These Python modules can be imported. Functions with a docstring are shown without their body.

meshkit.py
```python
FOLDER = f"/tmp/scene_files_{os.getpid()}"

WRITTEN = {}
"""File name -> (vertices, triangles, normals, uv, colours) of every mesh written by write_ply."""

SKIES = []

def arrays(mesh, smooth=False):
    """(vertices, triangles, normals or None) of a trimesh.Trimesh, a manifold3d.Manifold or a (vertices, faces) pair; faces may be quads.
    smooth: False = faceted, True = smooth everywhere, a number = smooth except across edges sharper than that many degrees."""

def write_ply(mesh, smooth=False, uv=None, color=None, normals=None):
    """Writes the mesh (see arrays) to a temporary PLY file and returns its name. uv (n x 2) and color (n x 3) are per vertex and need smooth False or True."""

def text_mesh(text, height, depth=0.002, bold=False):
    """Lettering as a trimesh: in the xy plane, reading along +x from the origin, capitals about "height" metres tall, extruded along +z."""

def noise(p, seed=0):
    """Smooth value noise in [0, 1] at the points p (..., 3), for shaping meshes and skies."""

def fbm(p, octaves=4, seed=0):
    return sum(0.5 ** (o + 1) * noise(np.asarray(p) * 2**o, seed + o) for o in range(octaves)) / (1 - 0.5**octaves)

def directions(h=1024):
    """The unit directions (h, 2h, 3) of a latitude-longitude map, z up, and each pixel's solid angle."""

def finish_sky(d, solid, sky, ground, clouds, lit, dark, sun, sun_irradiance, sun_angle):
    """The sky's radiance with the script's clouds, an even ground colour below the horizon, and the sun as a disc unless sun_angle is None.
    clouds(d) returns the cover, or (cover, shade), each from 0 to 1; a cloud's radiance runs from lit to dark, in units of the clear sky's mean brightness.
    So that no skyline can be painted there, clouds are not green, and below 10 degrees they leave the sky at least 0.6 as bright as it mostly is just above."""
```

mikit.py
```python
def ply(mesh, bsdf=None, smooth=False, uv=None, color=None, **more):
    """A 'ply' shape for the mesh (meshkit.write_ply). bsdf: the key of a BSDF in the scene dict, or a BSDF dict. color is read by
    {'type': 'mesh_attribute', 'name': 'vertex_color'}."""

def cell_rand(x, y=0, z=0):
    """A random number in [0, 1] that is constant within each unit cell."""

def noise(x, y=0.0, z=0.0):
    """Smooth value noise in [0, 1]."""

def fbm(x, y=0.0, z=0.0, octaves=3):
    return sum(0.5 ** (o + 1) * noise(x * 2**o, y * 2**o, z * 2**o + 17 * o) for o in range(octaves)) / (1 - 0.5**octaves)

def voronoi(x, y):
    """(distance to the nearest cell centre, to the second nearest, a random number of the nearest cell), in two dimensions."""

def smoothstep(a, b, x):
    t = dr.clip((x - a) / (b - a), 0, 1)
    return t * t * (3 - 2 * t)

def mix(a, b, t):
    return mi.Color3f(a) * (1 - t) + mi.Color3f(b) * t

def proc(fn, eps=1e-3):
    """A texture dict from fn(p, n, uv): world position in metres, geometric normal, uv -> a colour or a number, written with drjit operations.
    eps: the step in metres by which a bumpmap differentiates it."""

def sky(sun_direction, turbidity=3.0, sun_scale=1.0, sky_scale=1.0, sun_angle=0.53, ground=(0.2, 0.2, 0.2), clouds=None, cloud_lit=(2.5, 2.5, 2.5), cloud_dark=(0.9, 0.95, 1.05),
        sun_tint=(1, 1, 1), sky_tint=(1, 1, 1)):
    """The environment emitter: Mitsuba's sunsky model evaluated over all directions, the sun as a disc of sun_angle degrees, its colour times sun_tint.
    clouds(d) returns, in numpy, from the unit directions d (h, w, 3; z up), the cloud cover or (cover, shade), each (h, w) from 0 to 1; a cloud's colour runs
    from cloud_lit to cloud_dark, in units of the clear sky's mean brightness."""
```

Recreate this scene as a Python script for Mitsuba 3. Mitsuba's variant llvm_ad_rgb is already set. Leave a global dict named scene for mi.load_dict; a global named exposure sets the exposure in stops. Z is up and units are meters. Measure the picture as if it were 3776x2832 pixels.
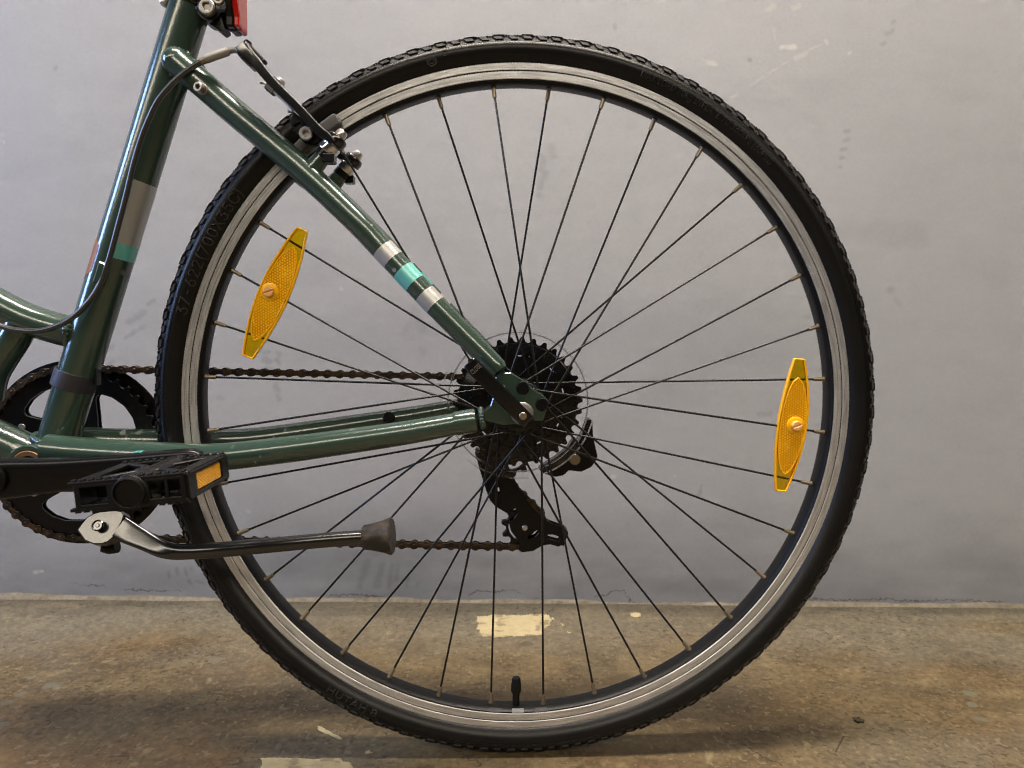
import math
import random
import numpy as np
import trimesh
import shapely
from shapely import Polygon, Point, box as sbox, union_all
import drjit as dr
import mitsuba as mi
import mikit
import meshkit
from mikit import proc, noise, fbm, voronoi, smoothstep, mix

random.seed(7)
rng = np.random.default_rng(7)
T = mi.ScalarTransform4f
scene, labels = {}, {}

# ---------------------------------------------------------------- camera, light, exposure
scene['camera'] = {
    'type': 'thinlens', 'fov': 68.3813, 'fov_axis': 'x', 'near_clip': 0.02, 'far_clip': 60.0,
    'aperture_radius': 0.0018, 'focus_distance': 0.715,
    'to_world': T().look_at(origin=[-0.02757, -0.72180, 0.41947], target=[0.00102, 0.27507, 0.34576], up=[-0.00388, 0.07384, 0.99726])}
exposure = 0.0


def lamp_panel(key, centre, right, up, hx, hy, rad):
    r, u = np.array(right, float), np.array(up, float)
    r, u = r / np.linalg.norm(r), u / np.linalg.norm(u)
    n = np.cross(r, u)
    m = np.eye(4)
    m[:3, 0], m[:3, 1], m[:3, 2], m[:3, 3] = r * hx, u * hy, n, centre
    scene[key] = {'type': 'rectangle', 'to_world': T(m), 'emitter': {'type': 'area', 'radiance': {'type': 'rgb', 'value': rad}}}


# a lamp on the ceiling near the wall, a row of lamps across the hall behind the viewer, the open door to the left, and the faint light of the rest of the hall
lamp_panel('ceiling_lamp', (0.05, -0.30, 2.60), (1, 0, 0), (0, -1, 0), 0.90, 0.14, [94.0, 83.0, 71.0])
lamp_panel('lamp_row', (-1.0, -3.0, 2.40), (1, 0, 0), (0, -0.8, -0.6), 4.5, 0.23, [10.8, 9.5, 7.6])
lamp_panel('daylight_doorway', (-2.5, -0.40, 1.25), (0, 1, 0), (0, 0, 1), 0.32, 0.52, [8.5, 13.0, 25.0])
scene['hall_light'] = {'type': 'constant', 'radiance': {'type': 'rgb', 'value': [0.025, 0.025, 0.027]}}
labels['lamp_row'] = {'label': 'long row of warm lamps across the hall behind the viewer', 'category': 'lamp', 'kind': 'structure'}
labels['ceiling_lamp'] = {'label': 'warm ceiling lamp panel high above the bicycle', 'category': 'lamp', 'kind': 'structure'}
labels['daylight_doorway'] = {'label': 'open doorway with cool daylight far left of the bicycle', 'category': 'doorway', 'kind': 'structure'}


# ---------------------------------------------------------------- helpers
def X(m):
    return mi.Float(m)


def A(p):
    return np.asarray(p, float)


def unit(v):
    v = A(v)
    return v / np.linalg.norm(v)


def mesh(v, f):
    return trimesh.Trimesh(np.asarray(v, float), np.asarray(f, int), process=False)


def join(*ms):
    return trimesh.util.concatenate([m for m in ms])


used = {}


def put(name, m, mat, parent=None, label=None, kind=None, category=None, group=None, smooth=40):
    """One shape of the scene, keyed parent__name, numbered when the name is taken."""
    base = f'{parent}__{name}' if parent else name
    k = used.get(base, 0)
    used[base] = k + 1
    key = base if k == 0 else f'{base}_{k:03d}'
    scene[key] = m if isinstance(m, dict) else mikit.ply(m, mat, smooth=smooth)
    say = {a: b for a, b in (('label', label), ('kind', kind), ('category', category), ('group', group)) if b}
    if say:
        labels[key] = say
    return key


def spline(pts, n=48):
    """Catmull-Rom through the rows of pts (any width), n samples, evenly along the length."""
    p = A(pts)
    if len(p) == 2:
        t = np.linspace(0, 1, n)[:, None]
        return p[0] * (1 - t) + p[1] * t
    q = np.vstack([2 * p[0] - p[1], p, 2 * p[-1] - p[-2]])
    out = []
    for i in range(len(p) - 1):
        a, b, c, d = q[i:i + 4]
        t = np.linspace(0, 1, 24, endpoint=False)[:, None]
        out.append(0.5 * ((2 * b) + (c - a) * t + (2 * a - 5 * b + 4 * c - d) * t ** 2 + (3 * b - a - 3 * c + d) * t ** 3))
    o = np.vstack(out + [p[-1:]])
    s = np.r_[0, np.cumsum(np.linalg.norm(np.diff(o[:, :3], axis=0), axis=1))]
    u = np.linspace(0, s[-1], n)
    return np.stack([np.interp(u, s, o[:, k]) for k in range(o.shape[1])], 1)


def frames(p, side=(0, 1, 0)):
    t = np.gradient(p, axis=0)
    t /= np.linalg.norm(t, axis=1, keepdims=True)
    b = A(side) - t * (t @ A(side))[:, None]
    b /= np.linalg.norm(b, axis=1, keepdims=True)
    a = np.cross(b, t)
    return t, a, b


def loft(rings, closed=True, caps=True):
    """Rings (n, k, 3) -> a tube of quads with fan caps."""
    r = A(rings)
    n, k = r.shape[:2]
    i, j = np.meshgrid(np.arange(n - 1), np.arange(k), indexing='ij')
    jn = (j + 1) % k
    q = np.stack([i * k + j, i * k + jn, (i + 1) * k + jn, (i + 1) * k + j], -1).reshape(-1, 4)
    f = [q[:, [0, 1, 2]], q[:, [0, 2, 3]]]
    v = r.reshape(-1, 3)
    if caps:
        c = np.arange(k)
        v = np.vstack([v, r[0].mean(0), r[-1].mean(0), r[0], r[-1]])
        o = n * k
        f.append(np.stack([0 * c + o, o + 2 + (c + 1) % k, o + 2 + c], 1))
        f.append(np.stack([0 * c + o + 1, o + 2 + k + c, o + 2 + k + (c + 1) % k], 1))
    m = mesh(v, np.vstack(f))
    if m.volume < 0:
        m.invert()
    return m


def tube(pts, radius, sides=28, n=48, side=(0, 1, 0), caps=True):
    """A round tube through the points; radius is one number or one per point."""
    rad = np.broadcast_to(radius, len(pts))
    s = spline(np.c_[A(pts), rad], n)
    p, rr = s[:, :3], s[:, 3]
    t, a, b = frames(p, side)
    th = np.arange(sides) * 2 * np.pi / sides
    return loft(p[:, None] + rr[:, None, None] * (np.cos(th)[None, :, None] * a[:, None] + np.sin(th)[None, :, None] * b[:, None]), caps=caps)


def bar(pts, wide, thick, n=40, power=4, roll=0.0, sides=28, ends=0.0, side=(0, 1, 0)):
    """A bar with a rounded rectangular section: wide in the plane of the path, thick across it (along side)."""
    k = len(pts)
    s = spline(np.c_[A(pts), np.broadcast_to(wide, k), np.broadcast_to(thick, k), np.broadcast_to(power, k), np.broadcast_to(roll, k)], n)
    t, a, b = frames(s[:, :3], side)
    th = np.arange(sides) * 2 * np.pi / sides
    rings = []
    for i in range(n):
        c, d = np.cos(th), np.sin(th)
        e = 2 / s[i, 5]
        u = np.sign(c) * np.abs(c) ** e * s[i, 3] / 2
        v = np.sign(d) * np.abs(d) ** e * s[i, 4] / 2
        if ends:
            far = min(i, n - 1 - i) / (n - 1)
            w = 1 - max(0, 1 - far / ends) ** 3 * 0.45
            u, v = u * w, v * w
        cr, sr = math.cos(s[i, 6]), math.sin(s[i, 6])
        rings.append(s[i, :3] + (u * cr - v * sr)[:, None] * a[i] + (u * sr + v * cr)[:, None] * b[i])
    return loft(np.array(rings))


def lathe(profile, origin=(0, 0, 0), axis=(0, 1, 0), sides=48, closed=False):
    """profile: (radius, distance along the axis); closed joins its last point to its first."""
    ax = unit(axis)
    u = unit(np.cross(ax, (0, 0, 1) if abs(ax[2]) < 0.9 else (1, 0, 0)))
    w = np.cross(ax, u)
    pr = A(profile)
    if closed:
        pr = np.vstack([pr, pr[:1]])
    th = np.arange(sides) * 2 * np.pi / sides
    d = np.cos(th)[:, None] * u + np.sin(th)[:, None] * w
    r = A(origin) + pr[:, None, :1] * d[None] + pr[:, None, 1:] * ax
    m = loft(r, caps=False)
    if m.volume < 0:
        m.invert()
    return m


def rod(a, b, r0, r1=None, sides=20):
    a, b = A(a), A(b)
    h = np.linalg.norm(b - a)
    r1 = r0 if r1 is None else r1
    c = min(0.0006, r0 * .3, h * .3)
    return lathe([(1e-6, 0), (r0 - c, 0), (r0, c), (r1, h - c), (r1 - c, h), (1e-6, h)], a, b - a, sides)


def signed(ring):
    x, y = ring[:, 0], ring[:, 1]
    return 0.5 * np.sum(x * np.roll(y, -1) - np.roll(x, -1) * y)


def prism(shape, w0, w1, bevel=0.0006, O=(0, 0, 0), U=(1, 0, 0), V=(0, 0, 1)):
    """A bevelled plate: the flat shape in the axes U, V at O, from w0 to w1 along U x V (with the default axes that is -y)."""
    parts = []
    Wd = np.cross(U, V)
    for g in getattr(shape, 'geoms', [shape]):
        g = shapely.geometry.polygon.orient(g, 1.0)
        rings = [A(r.coords)[:-1] for r in (g.exterior, *g.interiors)]
        rings = [r[np.linalg.norm(r - np.roll(r, 1, 0), axis=1) > 1e-7] for r in rings]
        fv, ff = trimesh.creation.triangulate_polygon(Polygon(rings[0], rings[1:]), engine='earcut')
        flat = np.vstack(rings)
        from scipy.spatial import cKDTree
        ids = cKDTree(flat).query(fv)[1]
        ff = ids[ff]
        area = np.sum(np.cross(flat[ff[:, 1]] - flat[ff[:, 0]], flat[ff[:, 2]] - flat[ff[:, 0]]))
        if area < 0:
            ff = ff[:, ::-1]
        inset = []
        for r in rings:
            e0, e1 = r - np.roll(r, 1, 0), np.roll(r, -1, 0) - r
            n0 = np.stack([-e0[:, 1], e0[:, 0]], 1) / np.linalg.norm(e0, axis=1, keepdims=True)
            n1 = np.stack([-e1[:, 1], e1[:, 0]], 1) / np.linalg.norm(e1, axis=1, keepdims=True)
            m = n0 + n1
            m /= np.maximum(np.sum(m * n1, 1, keepdims=True), 0.5)
            inset.append(r + m * bevel)
        inn = np.vstack(inset)
        N = len(flat)
        put3 = lambda q, w: A(O) + q[:, :1] * A(U) + q[:, 1:] * A(V) + w * Wd  # noqa: E731
        v = np.vstack([put3(inn, w0), put3(flat, w0 + bevel), put3(flat, w1 - bevel), put3(inn, w1), put3(inn, w0), put3(inn, w1)])
        f = [ff[:, ::-1] + 4 * N, ff + 5 * N]
        o = 0
        for r in rings:
            k = len(r)
            c, d = o + np.arange(k), o + (np.arange(k) + 1) % k
            for L in range(3):
                f += [np.stack([c + L * N, d + L * N, d + (L + 1) * N], 1), np.stack([c + L * N, d + (L + 1) * N, c + (L + 1) * N], 1)]
            o += k
        parts.append(mesh(v, np.vstack(f)))
    return join(*parts) if len(parts) > 1 else parts[0]


def rounded(pts, r=0.0015):
    g = Polygon(pts)
    if not g.is_valid:
        g = g.buffer(0)
    return g.buffer(-r, quad_segs=4).buffer(2 * r, quad_segs=4).buffer(-r, quad_segs=4)


def block(c, size, axes=np.eye(3), bevel=0.0008):
    s = A(size) / 2
    a = A(axes)
    return prism(sbox(-s[0], -s[1], s[0], s[1]), -s[2], s[2], bevel, c, a[0], a[1])


def hexagon(r):
    return Polygon([(r * math.cos(k * math.pi / 3), r * math.sin(k * math.pi / 3)) for k in range(6)])


def hex_bolt(c, axis, r, h, socket=True):
    """A round socket-head bolt whose head points along axis; c is the underside of the head."""
    ax = unit(axis)
    u = unit(np.cross(ax, (0, 0, 1)))
    v = np.cross(ax, u)
    q = Point(0, 0).buffer(r, quad_segs=8)
    if socket:
        q = q.difference(hexagon(r * 0.52))
    m = prism(q, 0, h, r * 0.14, c, u, v)
    if socket:
        m = join(m, prism(Point(0, 0).buffer(r * 0.7, quad_segs=6), 0, h * 0.25, 1e-5, c, u, v))
    return m


# ---------------------------------------------------------------- materials
def M(name, d):
    scene['material_' + name] = d
    return 'material_' + name


def rgb(*c):
    return {'type': 'rgb', 'value': list(c)}


def pr(color, rough, metal=0.0, spec=0.5, **more):
    return {'type': 'twosided', 'bsdf': {'type': 'principled', 'base_color': color if isinstance(color, dict) else rgb(*color), 'roughness': rough, 'metallic': metal, 'specular': spec, **more}}


def paint(color, alpha=0.035):
    return {'type': 'twosided', 'bsdf': {'type': 'roughplastic', 'distribution': 'ggx', 'alpha': alpha, 'int_ior': 1.8, 'nonlinear': False, 'diffuse_reflectance': color if isinstance(color, dict) else rgb(*color)}}


def green_fn(p, n, uv):
    v = fbm(p.x * 9, p.y * 9, p.z * 9)
    c = mix((0.020, 0.041, 0.030), (0.026, 0.049, 0.035), v)
    chip = smoothstep(0.80, 0.86, noise(p.x * 190, p.y * 130, p.z * 130)) * smoothstep(0.60, 0.70, noise(p.x * 17 + 5, p.y * 17, p.z * 17))
    return mix(c, (0.20, 0.21, 0.19), chip)


GREEN = M('green_paint', paint(proc(green_fn)))
SILVER_DECAL = M('silver_decal', pr((0.36, 0.36, 0.345), 0.36, 0.45))
GREY_STICKER = M('grey_sticker', pr((0.17, 0.17, 0.165), 0.5, 0.0, 0.3))
TEAL_DECAL = M('teal_decal', paint((0.11, 0.43, 0.39), 0.08))
ORANGE_DECAL = M('orange_decal', pr((0.20, 0.085, 0.026), 0.4, 0.0, 0.2))
WHITE_DECAL = M('white_decal', paint((0.78, 0.80, 0.80), 0.08))
BLACK_GLOSS = M('black_gloss', paint((0.003, 0.003, 0.0035), 0.022))
BLACK_SATIN = M('black_satin', pr((0.0025, 0.0025, 0.003), 0.28, 0.0, 0.28))
BLACK_PLASTIC = M('black_plastic', pr((0.004, 0.0038, 0.0037), 0.38, 0.0, 0.28))
BLACK_STAND = M('black_stand', paint((0.003, 0.003, 0.003), 0.045))
STRAP = M('strap_rubber', pr((0.018, 0.016, 0.020), 0.5))
CABLE = M('cable_housing', paint((0.010, 0.010, 0.011), 0.12))


def rubber_fn(p, n, uv):
    v = fbm(p.x * 40, p.y * 40, p.z * 40)
    return mix((0.003, 0.003, 0.0033), (0.006, 0.0058, 0.0055), v)


RUBBER = M('tyre_rubber', pr(proc(rubber_fn), 0.34, 0.0, 0.27))
LETTER = M('raised_rubber', pr((0.017, 0.016, 0.0155), 0.40, 0.0, 0.5))
TREAD = M('tread_rubber', pr((0.0055, 0.005, 0.0047), 0.36, 0.0, 0.26))


def track_fn(p, n, uv):
    r = dr.sqrt(p.x * p.x + (p.z - 0.346) * (p.z - 0.346))
    a = dr.atan2(p.z - 0.346, p.x)
    streak = noise(r * 2600, a * 9, 1.0) * 0.5 + noise(r * 900, a * 25, 4.0) * 0.5
    speck = smoothstep(0.82, 0.92, noise(p.x * 700, p.z * 700, 3.0)) * noise(p.x * 30, p.z * 30, 9.0)
    return mix((0.29, 0.292, 0.296), (0.75, 0.75, 0.75), streak) + speck * 0.2


TRACK = M('worn_aluminium', pr(proc(track_fn), 0.30, 0.7))
RIM_BLACK = M('rim_black', pr((0.003, 0.003, 0.0035), 0.40, 0.0, 0.28))
SPOKE = M('spoke_black', pr((0.012, 0.012, 0.0125), 0.22, 0.4))
NIPPLE = M('nipple_brass', pr((0.24, 0.20, 0.135), 0.34, 0.7))
STEEL = M('bright_steel', pr((0.60, 0.58, 0.55), 0.26, 0.9))
DULL_STEEL = M('dull_steel', pr((0.27, 0.255, 0.23), 0.38, 0.75))
CHROME = M('chrome', pr((0.78, 0.78, 0.78), 0.14, 1.0))
DARK_STEEL = M('dark_steel', pr((0.005, 0.0048, 0.0046), 0.28, 0.0, 0.15))
TURNED = M('turned_steel', pr((0.035, 0.035, 0.036), 0.2, 1.0))


def chain_fn(p, n, uv):
    v = fbm(p.x * 220, p.y * 220, p.z * 220)
    return mix((0.022, 0.017, 0.012), (0.070, 0.043, 0.022), smoothstep(0.35, 0.75, v))


CHAIN = M('rusty_chain', pr(proc(chain_fn), 0.40, 0.55))
AMBER_CLEAR = M('amber_clear', {'type': 'thindielectric', 'int_ior': 1.5, 'specular_transmittance': rgb(1.0, 0.78, 0.04)})
AMBER_EDGE = M('amber_edge', {'type': 'twosided', 'bsdf': {'type': 'roughplastic', 'alpha': 0.08, 'diffuse_reflectance': rgb(0.88, 0.45, 0.008)}})


def lens_fn(p, n, uv):
    # small hexagonal prism cells pressed into the plastic
    a, b, k = (p.x + p.y) * 2750, p.z * 2750, 0.8660254
    h = dr.cos(a) + dr.cos(0.5 * a + k * b) + dr.cos(0.5 * a - k * b)
    big = fbm((p.x + p.y) * 70, p.z * 70, 3.0)
    c = mix((0.56, 0.215, 0.002), (0.97, 0.52, 0.010), smoothstep(-0.9, 1.6, h + (big - 0.5) * 2.4))
    glint = smoothstep(0.86, 0.94, noise((p.x + p.y) * 800, p.z * 800, 7.0))
    return mix(c, (0.98, 0.66, 0.08), glint * 0.8)


AMBER_LENS = M('amber_lens', {'type': 'twosided', 'bsdf': {'type': 'roughplastic', 'alpha': 0.12, 'diffuse_reflectance': proc(lens_fn)}})
AMBER_SCREW = M('amber_screw', paint((0.90, 0.45, 0.12), 0.15))
RED_LENS = M('red_lens', {'type': 'twosided', 'bsdf': {'type': 'roughplastic', 'alpha': 0.1, 'diffuse_reflectance': rgb(0.42, 0.010, 0.006)}})
RED_FACE = M('red_face', pr((0.30, 0.08, 0.07), 0.35))
CLEAR = M('clear_plastic', {'type': 'thindielectric', 'int_ior': 1.18})
CLEAR_SOLID = M('clear_edge', {'type': 'dielectric', 'int_ior': 1.45})
FOOT = M('foot_rubber', pr(proc(lambda p, n, uv: mix((0.013, 0.0105, 0.008), (0.055, 0.044, 0.033), smoothstep(0.45, 0.9, fbm(p.x * 120, p.y * 120, p.z * 120)))), 0.42))
FERRULE = M('grey_ferrule', pr((0.27, 0.255, 0.235), 0.4, 0.3))
PAD = M('brake_pad_rubber', pr((0.035, 0.035, 0.034), 0.6))
BROWN = M('bearing_seal', pr((0.20, 0.12, 0.055), 0.4, 0.3))


# ---- wall and floor
def dist(x, z, a, b):
    ax, az, bx, bz = *a, *b
    dx, dz = bx - ax, bz - az
    L = max(dx * dx + dz * dz, 1e-12)
    t = dr.clip(((x - ax) * dx + (z - az) * dz) / L, 0, 1)
    return dr.sqrt(dr.square(x - ax - t * dx) + dr.square(z - az - t * dz))


PALE = [  # plaster scratches: ends, half width, strength
    ((0.3900, 0.8266), (0.4094, 0.8262), .0035, .9), ((0.2759, 0.8080), (0.2967, 0.8013), .003, .55), ((0.4099, 0.8106), (0.4257, 0.8184), .004, .5),
    ((0.3689, 0.8783), (0.3768, 0.8828), .004, .4), ((0.4042, 0.8806), (0.4143, 0.8833), .004, .45), ((0.3187, 0.7542), (0.4099, 0.8128), .0012, .35), ((0.4099, 0.8128), (0.4537, 0.8330), .0016, .4),
    ((0.4526, 0.8336), (0.4549, 0.8319), .003, .7), ((0.4875, 0.8168), (0.4897, 0.8186), .003, .6), ((0.3777, 0.8517), (0.3805, 0.8362), .0014, .3),
    ((-0.2501, 0.4770), (-0.2473, 0.4752), .0035, .8), ((0.2488, 0.1994), (0.2500, 0.1987), .002, .5), ((0.1564, 0.1981), (0.1588, 0.1974), .003, .7), ((-0.2497, 0.4761), (-0.2474, 0.4752), .0035, .8),
    ((-0.7252, 0.0425), (-0.7214, 0.0430), .0025, .8), ((-0.7145, 0.0441), (-0.7131, 0.0441), .0025, .8), ((-0.4073, 0.1375), (-0.4056, 0.1365), .0025, .6), ((-0.3951, 0.1400), (-0.3934, 0.1391), .0025, .6), ((-0.7446, 0.6894), (-0.7428, 0.6859), .002, .6)]
DARK = [
    ((0.4848, 0.7080), (0.4905, 0.7085), .003, .30), ((0.4842, 0.6937), (0.4906, 0.6949), .0035, .30), ((0.4812, 0.6819), (0.4869, 0.6824), .0035, .35), ((0.4805, 0.6692), (0.4856, 0.6703), .0035, .35), ((0.4768, 0.6569), (0.4809, 0.6578), .0025, .25),
    ((0.5461, 0.8609), (0.5494, 0.8636), .003, .25), ((0.5389, 0.8443), (0.5467, 0.8483), .004, .28), ((0.5338, 0.8303), (0.5382, 0.8325), .003, .22), ((0.3447, 0.8088), (0.3461, 0.8079), .003, .4),
    ((0.0467, 0.6659), (0.0450, 0.6522), .007, .28), ((0.0504, 0.6454), (0.0436, 0.6247), .006, .3), ((0.0437, 0.6166), (0.0430, 0.6143), .005, .3), ((0.0594, 0.6842), (0.0630, 0.6706), .006, .2), ((0.1495, 0.8557), (0.1507, 0.8512), .004, .3),
    ((-0.5671, 0.4252), (-0.5452, 0.4395), .005, .3), ((-0.5629, 0.4086), (-0.5459, 0.4182), .003, .25), ((-0.5726, 0.4026), (-0.5556, 0.4122), .003, .3), ((-0.5996, 0.3834), (-0.5910, 0.3894), .004, .3), ((-0.5979, 0.3631), (-0.5930, 0.3667), .004, .35), ((-0.5376, 0.4538), (-0.5280, 0.4585), .003, .3),
    ((-0.3652, 0.3813), (-0.3580, 0.3823), .004, .35), ((-0.3473, 0.3814), (-0.3437, 0.3800), .004, .35), ((-0.3666, 0.3693), (-0.3583, 0.3682), .006, .35), ((-0.3475, 0.3699), (-0.3439, 0.3676), .005, .4), ((-0.3632, 0.3574), (-0.3561, 0.3563), .004, .3), ((-0.3493, 0.3312), (-0.3459, 0.3240), .006, .25), ((-0.3472, 0.3168), (-0.3449, 0.3096), .004, .3), ((-0.4337, 0.3126), (-0.4301, 0.3115), .004, .25),
    ((-0.1405, 0.4442), (-0.1287, 0.4160), .008, .2), ((-0.1572, 0.4111), (-0.1453, 0.4324), .006, .15), ((-0.1312, 0.3875), (-0.1276, 0.3804), .005, .2),
    ((0.5589, 0.4786), (0.5624, 0.4782), .006, .25), ((0.4375, 0.4393), (0.4422, 0.4387), .004, .25), ((0.3738, 0.2931), (0.3904, 0.2942), .004, .25), ((0.5686, 0.4682), (0.5775, 0.4530), .003, .15), ((0.2803, 0.5261), (0.2825, 0.5307), .003, .2),
    ((-0.2135, 0.0646), (-0.2260, 0.0248), .0055, .34), ((-0.1905, 0.0586), (-0.2004, 0.0250), .0055, .34), ((-0.1759, 0.0575), (-0.1809, 0.0252), .0045, .34), ((-0.1674, 0.0576), (-0.1711, 0.0352), .004, .3), ((-0.1517, 0.0379), (-0.1554, 0.0242), .003, .3), ((-0.1371, 0.0306), (-0.1383, 0.0256), .003, .25),
    ((-0.5180, 0.0444), (-0.5182, 0.0357), .002, .35), ((-0.5056, 0.0495), (-0.5047, 0.0371), .002, .35), ((-0.4933, 0.0509), (-0.4917, 0.0397), .0025, .35), ((-0.4835, 0.0522), (-0.4801, 0.0423), .002, .3), ((-0.4878, 0.0298), (-0.4830, 0.0261), .003, .35), ((-0.4767, 0.0311), (-0.4658, 0.0275), .003, .35), ((-0.6640, 0.7932), (-0.6616, 0.7955), .003, .25), ((0.2877, 0.1717), (0.2905, 0.1851), .0025, .35)]
CRACK = [[(-0.0580, 0.0134), (-0.0471, 0.0195), (-0.0349, 0.0204), (-0.0204, 0.0173), (-0.0058, 0.0204), (0.0015, 0.0219), (0.0149, 0.0171), (0.0246, 0.0147), (0.0356, 0.0093), (0.0599, 0.0046)],
         [(0.1326, 0.0128), (0.1520, 0.0154), (0.1592, 0.0222), (0.1725, 0.0236), (0.1787, 0.0149), (0.1861, 0.0058), (0.1959, -0.0011)],
         [(-0.6676, 0.0266), (-0.6572, 0.0227), (-0.6512, 0.0170), (-0.6411, 0.0108)],
         [(-0.6559, 0.0227), (-0.6216, 0.0210), (-0.5874, 0.0163), (-0.5433, 0.0155), (-0.4992, 0.0159)],
         [(-0.2787, 0.0093), (-0.2249, 0.0123), (-0.1762, 0.0053)],
         [(0.4588, 0.0126), (0.5116, 0.0102), (0.5748, 0.0130), (0.6240, 0.0099), (0.6730, 0.0132), (0.7433, 0.0089), (0.7798, 0.0121)]]


def wall_fn(p, n, uv):
    x, z = p.x, p.z
    v = fbm(x * 3.1, z * 3.1, 2.0, octaves=4)
    g = fbm(x * 55, z * 55, 7.0)
    c = mix((0.238, 0.244, 0.255), (0.274, 0.278, 0.286), v * 0.7 + g * 0.3)
    c = c * (0.965 + 0.07 * noise(x * 420, z * 420, 13.0)) * (0.975 + 0.05 * fbm(x * 18, z * 70, 33.0))
    wob = (noise(x * 160, z * 160, 3.0) - 0.5) * 0.004
    grain = noise(x * 300, z * 300, 1.0)
    pale, dark = X(0), X(0)
    for a, b, w, s in PALE:
        pale = dr.maximum(pale, 0.42 * s * (1 - smoothstep(w * 0.3, w * 1.3, dist(x, z, a, b) + wob)) * (0.5 + 0.5 * grain))
    for a, b, w, s in DARK:
        dark = dr.maximum(dark, 0.52 * s * (1 - smoothstep(w * 0.2, w * 1.5, dist(x, z, a, b) + wob)))
    # faint rub marks; grime low down, with the wall's falloff of light painted in
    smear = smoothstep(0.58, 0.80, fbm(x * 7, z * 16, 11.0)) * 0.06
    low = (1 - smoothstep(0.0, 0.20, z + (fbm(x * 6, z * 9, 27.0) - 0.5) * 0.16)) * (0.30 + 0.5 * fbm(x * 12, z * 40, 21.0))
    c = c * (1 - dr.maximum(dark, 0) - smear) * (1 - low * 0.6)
    c = mix(c, (0.56, 0.53, 0.47), pale)
    jag = (noise(x * 260, z * 260, 5.0) - 0.5) * 0.006
    crack = X(0)
    for line in CRACK:
        for a, b in zip(line[:-1], line[1:]):
            crack = dr.maximum(crack, 1 - smoothstep(0.0002, 0.0016, dist(x + jag, z + jag * .8, a, b)))
    crack = crack * smoothstep(0.25, 0.5, noise(x * 35, z * 35, 8.0))
    return mix(c, (0.06, 0.05, 0.04), crack * 0.8)


def wall_bump(p, n, uv):
    return fbm(p.x * 14, p.z * 14, 3.0) * 0.6 + fbm(p.x * 170, p.z * 170, 5.0) * 0.30


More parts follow.
